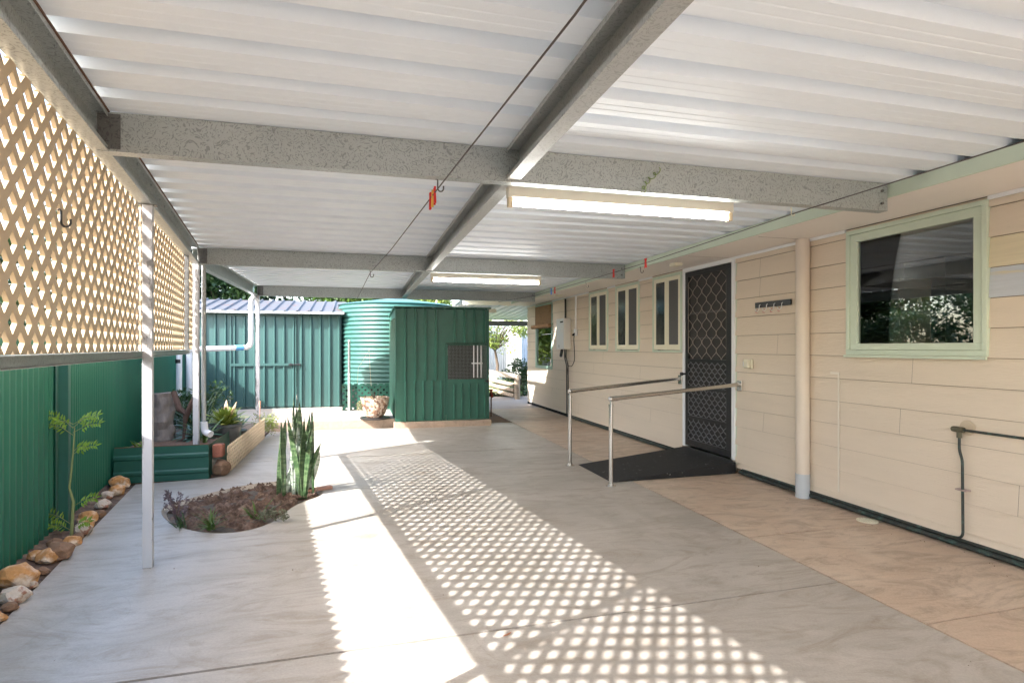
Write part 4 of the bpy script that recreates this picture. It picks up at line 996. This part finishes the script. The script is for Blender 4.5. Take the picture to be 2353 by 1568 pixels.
# rocks along fence
RK = [(50, 1322, 46, 0), (32, 1366, 34, 1), (75, 1385, 18, 2), (8, 1415, 20, 0), (78, 1275, 24, 0), (108, 1278, 26, 0), (140, 1262, 34, 2), (128, 1245, 18, 2), (168, 1240, 20, 0), (190, 1215, 22, 1), (205, 1188, 24, 0), (214, 1205, 20, 0), (186, 1232, 14, 2), (238, 1158, 18, 1), (248, 1137, 15, 1), (273, 1107, 24, 0), (268, 1125, 20, 0), (160, 1275, 14, 2), (228, 1180, 14, 2), (100, 1310, 14, 2), (85, 1340, 15, 1), (15, 1460, 22, 2)]
desc = {0: ('ochre', 'ochre_rock'), 1: ('pale mottled', 'pale_rock'), 2: ('small dark brown', 'brown_rock')}
for i, (u, v, r_, kd) in enumerate(RK):
    p = at(u, v + r_ * .55); d_ = H * F / (v + r_ * .55 - 797); r = r_ * .88 * d_ / F
    # keep it on the strip
    pp_ = p.x * NX + p.y * NY; p = p + NV * (min(max(pp_, -1.33), -1.21) - pp_)
    bm = rockmesh((p.x, p.y, r * .62), (r * 1.1, r, r * .78), 100 + i)
    where = ['largest rock of the border, nearest the camera', 'flat rock just in front of the largest', 'little stone beside the flat rock', 'rock cut by the left picture edge', 'angular rock touching the fence beyond the largest', 'angular rock on the slab side beyond the largest', 'broad rock lying midway along the border', 'stone on top of the broad midway rock', 'rock just past the broad midway rock', 'rock below the sapling stem', 'rock with a white face behind the sapling', 'rock on the slab side behind the sapling', 'pebble at the sapling foot', 'rock two before the planter', 'flat stone right before the topmost rock', 'topmost rock against the planter corner', 'rock under the topmost one at the planter', 'pebble between the sapling and the midway rock', 'pebble two rocks beyond the sapling', 'pebble behind the largest rock', 'stone on the slab side behind the largest rock', 'stone below the picture edge rock'][i]
    o = tag(obj('rock', bm, MATS[desc[kd][1]], org=(p.x, p.y, 0)), desc[kd][0] + ' ' + where, 'rock', 'rocks of the fence border')
# sapling
camR0 = Vector((cT, -sT, 0)); sb = at(182, 1232); sb = sb + NV * (-1.27 - (sb.x * NX + sb.y * NY))
sp = plant('sapling', sb, 'slender sapling with bright green feathery leaves against the green fence', 'sapling')
hgt = (1232 - 960) * (H * F / (1232 - 797)) / F
bm = B(); pts = [sb + Vector((0, 0, 0)), sb + Vector((.012, 0, hgt * .3)), sb + Vector((-.012, 0, hgt * .42)), sb + Vector((.01, 0, hgt * .7)), sb + Vector((.02, 0, hgt * .92))]
tube(bm, pts, [.012, .009, .007, .006, .003], 8)
br_ = [(hgt * .86, 2.9, .16), (hgt * .88, .2, .15), (hgt * .92, 1.2, .15), (hgt * .92, 4.5, .15), (hgt * .95, 3.4, .14), (hgt * .95, 0.0, .15), (hgt * .7, .3, .13), (hgt * .72, -.4, .09), (hgt * .26, .3, .13), (hgt * .1, 2.9, .20), (hgt * .08, -.1, .1), (hgt * .05, 3.5, .12)]
vs_, fs_ = [], []
def leaflet(b_, d, ln, nrm):
    d = d.normalized(); sd = d.cross(nrm).normalized(); k_ = len(vs_)
    vs_.extend([b_, b_ + d * ln * .45 + sd * ln * .17 + nrm * .004, b_ + d * ln, b_ + d * ln * .45 - sd * ln * .17 + nrm * .004]); fs_.append((k_, k_ + 1, k_ + 2, k_ + 3))
for z, a, ln in br_:
    b0 = sb + Vector((.01, 0, z)); e = b0 + camR0 * (math.cos(a) * ln * 1.15) + Vector((sT, cT, 0)) * math.sin(a) * ln * .6 + ZV * ln * .42; tube(bm, [b0, (b0 + e) / 2 + ZV * .02, e], .0022, 5)
    dd = (e - b0).normalized()
    for j in range(1, 8):
        q = b0.lerp(e, .25 + .75 * j / 7) + ZV * .018 * math.sin(j / 7 * 3.14)
        nrm = Vector((rg.uniform(-.4, .4) - .25, -.8 + rg.uniform(-.3, .3), .6 + rg.uniform(-.3, .3))).normalized()
        for sd in (-1, 1):
            pr_ = dd.cross(nrm).normalized() * sd; leaflet(q, pr_ + dd * .5 - ZV * .1, .047 * rg.uniform(.8, 1.15), nrm)
    leaflet(e, dd, .05, nrm)
lf = bpy.data.meshes.new('leaves'); lf.from_pydata([tuple(v) for v in vs_], [], fs_)
obj('stem', bm, M_gstem, sp); obj('leaves', lf, M_lf_lime, sp)

# snake plant
M_snake = mat('snake', (.032, .068, .026), .4, col2=(.10, .15, .07), c2scale=13, c2lo=.45, c2hi=.6, stretch=(1.2, 1.2, 3), var=.3)
M_snakel = mat('snake_pale', (.44, .50, .42), .35, col2=(.12, .19, .10), c2scale=14, c2lo=.52, c2hi=.62, stretch=(1.2, 1.2, 4))
sc_ = at(690, 1135); sn = plant('snake_plant', (sc_.x, sc_.y, -.02), 'tall variegated snake plant at the right end of the garden bed')
dsc = (H * F / (1135 - 797)) / F
SL = [(672, 1140, 668, 912, 9, 0, 1), (680, 1138, 676, 960, 14, 1, 1), (706, 1142, 727, 985, 15, 0, 1), (650, 1128, 640, 1000, 13, 1, 1), (688, 1142, 686, 965, 14, 1, 1), (664, 1140, 700, 990, 17, 1, 1), (645, 1115, 660, 935, 20, 0, 1), (672, 1140, 706, 985, 22, 0, 2), (663, 1125, 690, 895 + 75, 15, 0, 1), (700, 1140, 668, 955, 18, 0, 1), (684, 1138, 690, 920, 24, 0, 1), (655, 1140, 710, 1010, 26, 1, 2), (697, 1143, 703, 920 + 40, 18, 0, 1), (708, 1140, 722, 955, 20, 0, 1), (676, 1145, 672, 1030, 14, 1, 1), (690, 1147, 700, 1000, 16, 1, 1), (702, 1135, 742, 1010, 20, 0, 1), (700, 1130, 730, 1030, 24, 1, 1), (660, 1135, 650, 960, 18, 0, 1), (715, 1130, 716, 925, 12, 0, 1), (682, 1140, 665, 990, 15, 0, 1), (668, 1142, 680, 935, 18, 0, 1), (694, 1140, 712, 950, 18, 0, 1)]
camR = Vector((cT, -sT, 0))
bg_, bp2 = B(), B()
for i, (u0, v0, u1, v1, wpx, pale, _) in enumerate(SL):
    b0 = sc_ + camR * ((u0 - 690) * dsc) + Vector((sT, cT, 0)) * rg.uniform(-.09, .09); b0.z = -.02
    dz = (v0 - v1) * dsc; dx = (u1 - u0) * dsc
    t_ = bp2 if pale else bg_
    n_ = 9; prev = None; wd = wpx * dsc * .74; tw = rg.uniform(-.6, .6); fy = rg.uniform(-.06, .06)
    for j in range(n_ + 1):
        t = j / n_; c0 = b0 + camR * dx * t ** 1.3 + Vector((sT, cT, 0)) * fy * t + ZV * dz * t
        hw = wd * .5 * (.55 + .45 * min(1, t * 2.5)) * (1 if t < .65 else max(.015, 1 - ((t - .65) / .35) ** 1.6))
        sdv = Matrix.Rotation(tw + .5 * t, 3, 'Z') @ camR; nn = sdv.cross(ZV)
        cur = [t_.verts.new(c0 - sdv * hw + nn * hw * .35), t_.verts.new(c0 - sdv * hw * .4 + nn * hw * .05), t_.verts.new(c0 + sdv * hw * .4 + nn * hw * .05), t_.verts.new(c0 + sdv * hw + nn * hw * .35)]
        if prev:
            for q in range(3): t_.faces.new((prev[q], prev[q + 1], cur[q + 1], cur[q]))
        prev = cur
for nm, b__, mm in (('leaves', bg_, M_snake), ('pale_leaves', bp2, M_snakel)):
    o = obj(nm, b__, mm, sn, smooth=True); q = o.modifiers.new('t', 'SOLIDIFY'); q.thickness = .006; q.offset = 0
# small bed plants
def on_bed(u, v): return at(u, v)
for (u, v, nb, ln, wd, m, lb) in ((590, 1190, 14, .20, .016, M_lf_mid, 'small variegated grassy tuft in the middle of the garden bed'), (487, 1215, 34, .19, .011, M_lf_mid, 'grassy tuft at the front edge of the garden bed'), (415, 1210, 16, .16, .010, M_lf_dark, 'short dark tuft at the left end of the garden bed')):
    p = at(u, v); clump('grass_tuft', (p.x, p.y), nb, ln, wd, m, lb, (5, 70), 60, .03, .0)
t = plant('succulent', at(405, 1200), 'small twiggy purplish succulent at the left rim of the garden bed'); p = at(405, 1200); bm = B()
tips = []
for i in range(12):
    a = rg.random() * 6.28; e = p + Vector((math.cos(a) * .07, math.sin(a) * .07, rg.uniform(.08, .26))); tube(bm, [p, (p + e) / 2 + Vector((.01, 0, .02)), e], [.004, .003, .002], 5); tips.append((tuple(e), (.025, .025, .03)))
obj('stems', bm, mat('purple_stem', (.13, .08, .09), .7), t); obj('leaves', foliage(tips, 22, .022, rg, .5), mat('purple_leaf', (.16, .12, .13), .6, var=.3), t)
t = plant('spilling_succulent', at(640, 1196), 'small leafy sprig spilling over the right rim of the garden bed'); p = at(635, 1196)
cl = [((p.x + rg.uniform(-.12, .16), p.y + rg.uniform(-.04, .04), .03 + rg.uniform(0, .05)), (.045, .04, .03)) for _ in range(8)]
obj('leaves', foliage(cl, 24, .028, rg, .5), mat('olive_leaf', (.12, .13, .08), .6, var=.4), t)
# dry leaf on the concrete beside bed and on floor
def dryleaf(u, v, ln, az, m, label):
    p = at(u, v); bm = B(); blade(bm, (p.x, p.y, .004), az, R(88), ln, ln * .3, -.15, 5, .2, 0, .3, .5); tag(obj('fallen_leaf', bm, m), label, 'leaf')
dryleaf(372, 1172, .16, .15, mat('dry_leaf', (.26, .22, .16), .8), 'grey curled fallen leaf on the concrete left of the garden bed')
dryleaf(1156, 1461, .05, .4, mat('dry_red_leaf', (.40, .18, .10), .7), 'small reddish fallen leaf on the shaded floor near the lattice shadow')
dryleaf(590, 1180, .10, 2.6, mat('pale_leaf', (.50, .44, .38), .7), 'pale dry leaf lying on the soil of the bed')
# broken terracotta pieces by snake plant
bm = B(); p = at(738, 1128); obox(bm, (p.x - .12, p.y - .03, .0), Vector((.22, .10, 0)), Vector((-.02, .05, 0)), Vector((0, 0, .03))); tag(obj('broken_tile', bm, mat('terracotta', (.5, .27, .2), .8, var=.2, vscale=30), bevel=.006), 'broken terracotta piece lying right of the snake plant', 'tile')

# mosaic pot on raised slab
mp_ = at(862, 965, .15); mpt = thing('mosaic_pot', (mp_.x, mp_.y, .15), 'round stone mosaic pot on a black saucer at the slab edge', 'plant pot')
mp_ = mp_ + Vector((0, .22, 0)); mpt.location = (mp_.x, mp_.y, .15); ORG[mpt.name] = Vector((mp_.x, mp_.y, .15))
mm = bpy.data.materials.new('mosaic'); mm.use_nodes = True; nn_ = mm.node_tree.nodes; kk = mm.node_tree.links
tcn = nn_.new('ShaderNodeTexCoord'); vo = nn_.new('ShaderNodeTexVoronoi'); vo.inputs['Scale'].default_value = 24; kk.new(tcn.outputs['Object'], vo.inputs[0])
r = nn_.new('ShaderNodeValToRGB'); e = r.color_ramp.elements; e[0].color = (.52, .42, .34, 1); e[1].color = (.12, .07, .05, 1); e[0].position = .3; e[1].position = .9; e2 = r.color_ramp.elements.new(.6); e2.color = (.34, .2, .13, 1)
sepn = nn_.new('ShaderNodeSeparateColor'); kk.new(vo.outputs['Color'], sepn.inputs[0]); kk.new(sepn.outputs[0], r.inputs[0]); kk.new(r.outputs[0], nn_['Principled BSDF'].inputs['Base Color'])
bmp = nn_.new('ShaderNodeBump'); bmp.inputs['Distance'].default_value = .01; kk.new(vo.outputs['Distance'], bmp.inputs['Height']); bmp.invert = True; kk.new(bmp.outputs[0], nn_['Principled BSDF'].inputs['Normal']); MATS['mosaic'] = mm
bm = B(); lathe(bm, (mp_.x, mp_.y, .18), [(.13, 0), (.17, .06), (.215, .18), (.235, .30), (.24, .33), (.225, .335), (.21, .30), (.02, .29)], 32); autosmooth(obj('bowl', bm, mm, mpt))
bm = B(); lathe(bm, (mp_.x, mp_.y, .151), [(.23, 0), (.25, .012), (.25, .028), (.235, .028), (.02, .02)], 32); obj('saucer', bm, M_black, mpt)
t = plant('trailing_succulent', (mp_.x, mp_.y, .5), 'wispy succulent trailing over the left of the mosaic pot')
cl = [((mp_.x - .20 - rg.uniform(-.02, .07), mp_.y - .05 + rg.uniform(-.08, .08), .50 - rg.uniform(-.02, .20)), (.05, .05, .05)) for _ in range(9)] + [((mp_.x + rg.uniform(-.15, .15), mp_.y + rg.uniform(-.1, .1), .50), (.06, .06, .03)) for _ in range(5)]
obj('leaves', foliage(cl, 40, .028, rg, .3), mat('trail', (.24, .22, .10), .6, var=.5, vscale=20, trans=.2), t)
bm = B()
for i in range(7):
    a = rg.random() * 6.28; tube(bm, [(mp_.x, mp_.y, .47), (mp_.x + .05 * math.cos(a), mp_.y + .05 * math.sin(a), .56), (mp_.x + .1 * math.cos(a), mp_.y + .1 * math.sin(a), .62 + rg.uniform(-.03, .08))], [.005, .004, .002], 5)
obj('stems', bm, mat('dark_twig', (.08, .05, .04), .8), t)
# wire vine on the tank
bm = B(); tube(bm, [(-.02, 11.38, .6), (.0, 11.3, .95), (.12, 11.3, 1.15), (.2, 11.3, 1.3), (.22, 11.3, .9), (.24, 11.3, .6)], .004, 5); tube(bm, [(.1, 11.31, 1.32), (.6, 11.31, 1.34)], .003, 5); tag(obj('dry_vine', bm, mat('vine_tan', (.35, .30, .2), .8)), 'thin dry vine stems in front of the green tank', 'vine')

# ================================================================== BEYOND: awning, fences, trees
aw = thing('rear_awning', (3, 14, 2.2), 'low white sheeted awning beyond the carport with a grey front beam', 'awning')
bm = B(); pr = ribs(4.0, .2, .05, .03, .3, .05); sheet(bm, pr, (2.12, 10.72, 2.44), (6.12, 10.72, 2.44), Vector((0, 5.6, -.30)))
for f in bm.faces:
    for v in f.verts: pass
o = obj('sheeting', bm, M_roof, aw)
bm = B(); cprof(bm, (2.12, 16.2), (6.2, 16.2), 1.97, 2.11, (0, 1, 0)); obj('beam', bm, M_galvd, aw)
bm = B()
for y_ in (12.0, 13.4, 14.8): box(bm, 2.14, 3.2, y_, y_ + .04, 2.36 - (y_ - 10.7) * .053 - .04, 2.405 - (y_ - 10.7) * .053)
obj('batten', bm, M_cream, aw)
bm = B(); box(bm, 2.12, 2.18, 10.8, 16.1, 2.06, 2.10); obj('side_beam', bm, M_galvl, aw)
bm = B(); box(bm, 2.12, 2.18, 16.14, 16.2, 0, 1.97); obj('post', bm, M_post, aw)
# corrugated back fence, pale
bf = thing('pale_fence', (3, 21.6, .4), 'pale blue grey corrugated metal fence behind the mandarin tree', 'fence')
M_pf = mat('pale_fence_m', (.42, .45, .50), .5, var=.1, vscale=2)
bm = B(); sheet(bm, sinprof(9, .10, .016), (.5, 21.6, .30), (9.5, 21.6, .30), ZV * 1.85); obj('panel', bm, M_pf, bf)
bm = B(); sheet(bm, sinprof(6, .12, .02), (5.55, 19.4, .2), (5.55, 21.5, .2), ZV * 2.25); obj('side_panel', bm, mat('bright_fence', (.62, .63, .64), .4), bf)
bm = B(); box(bm, .5, 9.5, 21.56, 21.58, 2.13, 2.18); obj('cap_rail', bm, M_pf, bf)
# log barrier
lb = thing('log_fence', (3.7, 15, 0), 'low weathered log fence with one thick post beside the path', 'log fence')
bm = B(); tube(bm, [(4.0, 14.4, 0), (4.0, 14.4, .57)], .075, 12); obj('post', bm, M_log, lb)
for z in (.08, .22, .36): 
    bm = B(); tube(bm, [(3.94, 14.45, z), (3.55, 16.0, z + .08)], .052, 10); obj('log', bm, M_log, lb)
bm = B(); tube(bm, [(4.03, 14.36, .57), (3.5, 16.3, .66)], .07, 12); obj('log', bm, mat('pale_log', (.46, .40, .33), .9, var=.3, vscale=9, bump=.4), lb)
# tap
tp = thing('garden_tap', (2.52, 11.0, 0), 'rusty red garden tap on a standpipe beside the aviary', 'tap')
bm = B(); tube(bm, [(2.50, 10.9, 0), (2.50, 10.9, .50)], .014, 8); obj('standpipe', bm, M_rust, tp)
bm = B(); tube(bm, bend([(2.50, 10.9, .44), (2.50, 10.82, .44), (2.50, 10.80, .38)], .03), .018, 8); tube(bm, [(2.46, 10.9, .52), (2.54, 10.9, .52)], .012, 6); tube(bm, [(2.5, 10.9, .42), (2.5, 10.9, .52)], .024, 8); obj('tap_head', bm, mat('red_tap', (.35, .05, .03), .6), tp)
# clothes hoist arms
ch = thing('clothes_hoist', (4.0, 18.5, .2), 'white rotary clothes hoist arms in front of the mandarin tree', 'clothes hoist')
bm = B(); tube(bm, [(5.3, 18.6, .2), (5.3, 18.6, 2.0)], .03, 10); obj('mast', bm, M_white, ch)
bm = B()
for a in range(4):
    an = a * 1.571 + .55; tube(bm, [(5.3, 18.6, 1.98), (5.3 + 1.9 * math.cos(an), 18.6 + 1.9 * math.sin(an), 2.12)], .018, 8)
for rr in (.8, 1.3, 1.8):
    pts = [(5.3 + rr * math.cos(.55 + q * 1.571), 18.6 + rr * math.sin(.55 + q * 1.571), 2.0 + .066 * rr) for q in range(5)]; tube(bm, pts, .006, 5)
obj('arms', bm, M_white, ch)

def tree(name, x, y, z, h, rx, ry, rz, ncl, leaves, size, m, label, trunk_r=.09, seed=1, csz=.45, group=None, fruit=False):
    g = random.Random(seed); t = thing(name, (x, y, z), label, 'tree', group)
    cc = Vector((x, y, z + h - rz)); cl = []
    bm = B(); fork = Vector((x + g.uniform(-.1, .1), y, z + (h - 2 * rz) * .9 + .1)); tube(bm, [(x, y, z - .1), (x + .04, y, (z + fork.z) / 2), fork], [trunk_r, trunk_r * .8, trunk_r * .65], 10)
    for i in range(ncl):
        d = Vector((g.gauss(0, 1), g.gauss(0, 1), g.gauss(0, 1))).normalized() * (.45 + .5 * g.random())
        c = cc + Vector((d.x * rx, d.y * ry, d.z * rz)); s = csz * g.uniform(.6, 1.25); cl.append((tuple(c), (s, s, s * .75)))
        if i % 2 == 0:
            mid = fork.lerp(c, .5) + Vector((g.uniform(-.1, .1), g.uniform(-.1, .1), g.uniform(-.05, .1))); tube(bm, [fork, mid, c], [trunk_r * .45, trunk_r * .25, trunk_r * .08], 6)
    obj('trunk', bm, M_stem, t); obj('crown', foliage(cl, leaves, size, g, .5), m, t)
    if fruit:
        bm = B()
        for i in range(26):
            c = g.choice(cl)[0]; bmesh.ops.create_icosphere(bm, subdivisions=1, radius=.045, matrix=Matrix.Translation(Vector(c) + Vector((g.uniform(-.3, .3), g.uniform(-.4, .2), g.uniform(-.3, .1)))))
        obj('fruit', bm, mat('orange_fruit', (.8, .28, .03), .5), t)
    return t
tree('mandarin_tree', 4.45, 18.6, .25, 2.9, 1.35, 1.1, .95, 46, 150, .085, M_lf_yel, 'sunlit yellow green mandarin tree on the lawn', .06, 3, .36, fruit=True)
# bushes behind log fence
t = plant('garden_bush', (4.3, 15.4, 0), 'dark green leafy bush at the house corner behind the logs', 'bush')
cl = [((4.45 + rg.uniform(-.4, .35), 15.4 + rg.uniform(-.3, .4), .45 + rg.uniform(-.3, .42)), (.24, .24, .2)) for _ in range(16)]
obj('crown', foliage(cl, 150, .075, rg, .55), M_lf_dark, t); bm = B()
for c, r in cl[:6]: tube(bm, [(4.4, 15.4, 0), c], [.015, .005], 5)
obj('stems', bm, M_stem, t)
t = plant('variegated_bush', (3.95, 15.6, 0), 'low white and green variegated bush showing between the logs', 'bush')
cl = [((3.95 + rg.uniform(-.35, .3), 15.6 + rg.uniform(-.3, .3), .3 + rg.uniform(-.2, .25)), (.2, .2, .15)) for _ in range(10)]
obj('crown', foliage(cl, 130, .06, rg, .5), mat('variegated', (.36, .45, .26), .5, var=.4, vscale=20, trans=.2), t)
tag(obj('white_boulder', rockmesh((3.95, 17.0, .40), (.42, .3, .22), 77), M_white), 'large white boulder at the lawn edge below the mandarin tree', 'rock')
bm = B(); box(bm, 2.25, 2.45, 11.0, 11.1, 0, .30); tag(obj('brick_stack', bm, M_brick, bevel=.01), 'dark brick pile at the aviary corner behind the tap', 'bricks')
# trees behind shed and left neighbours
TB = [(-6.2, 17.5, 6.4, 2.2, 20), (-3.4, 18.6, 5.0, 1.9, 21), (-.6, 19.5, 4.2, 1.9, 22), (1.8, 20.5, 4.0, 1.7, 23), (-9.5, 16, 5.6, 2.2, 24)]
lbs = ['tall dark tree behind the left end of the shed roof', 'dark tree behind the middle of the shed roof', 'dense tree behind the gap between shed and tank', 'bushy tree behind the tank top', 'broad tree beyond the fence left of the shed']
for (x, y, h, r, sd), l_ in zip(TB, lbs):
    tree('evergreen_tree', x, y, 0, h, r, r * .8, h * .42, 60, 200, .17, M_lf_yel if sd == 23 else (M_lf_mid if sd == 22 else M_lf_dark), l_, .14, sd, .62, 'trees behind the shed')
TN = [(-5.6, 6.4, 2.7, 1.1, 31), (-4.6, 3.9, 2.6, .9, 32), (-6.4, 9.4, 2.5, 1.2, 33), (-5.3, 1.6, 2.8, 1.0, 34), (-7.0, 12.8, 2.6, 1.3, 35), (-7.9, 10.8, 3.3, 1.4, 36)]
lbn = ['dark shrub seen through the lattice beyond the first post', 'dark shrub seen through the lower left lattice openings', 'taller tree beyond the fence near the second post', 'shrub beyond the fence at the left picture edge', 'small tree beyond the fence left of the shed door', 'farthest bushy tree in the gap beyond the fence']
for (x, y, h, r, sd), l_ in zip(TN, lbn):
    tree('neighbour_shrub', x, y, 0, h, r, r, h * .40, 34, 130, .12, M_lf_dark, l_, .07, sd, .46, 'shrubs beyond the boundary fence')

# litter on the concrete
rl = random.Random(99); vs, fs = [], []
for i in range(150):
    if i < 90: x, y = rl.uniform(-1.3, 3.8), rl.uniform(1.2, 9.5)
    else: x, y = 3.88 - abs(rl.gauss(0, .12)) - .03, rl.uniform(1.5, 5.2)
    sz = rl.uniform(.003, .011); leafquad(vs, fs, Vector((x, y, .006)), sz, rl, .5)
for i in range(0, len(vs)): vs[i] = Vector((vs[i].x, vs[i].y, max(.003, min(vs[i].z, .012))))
me = bpy.data.meshes.new('litter'); me.from_pydata([tuple(v) for v in vs], [], fs)
tag(obj('leaf_litter', me, mat('litter_brown', (.10, .06, .04), .9, var=.5, vscale=3)), 'tiny brown leaf crumbs scattered over the concrete floor', 'litter', kind='stuff')
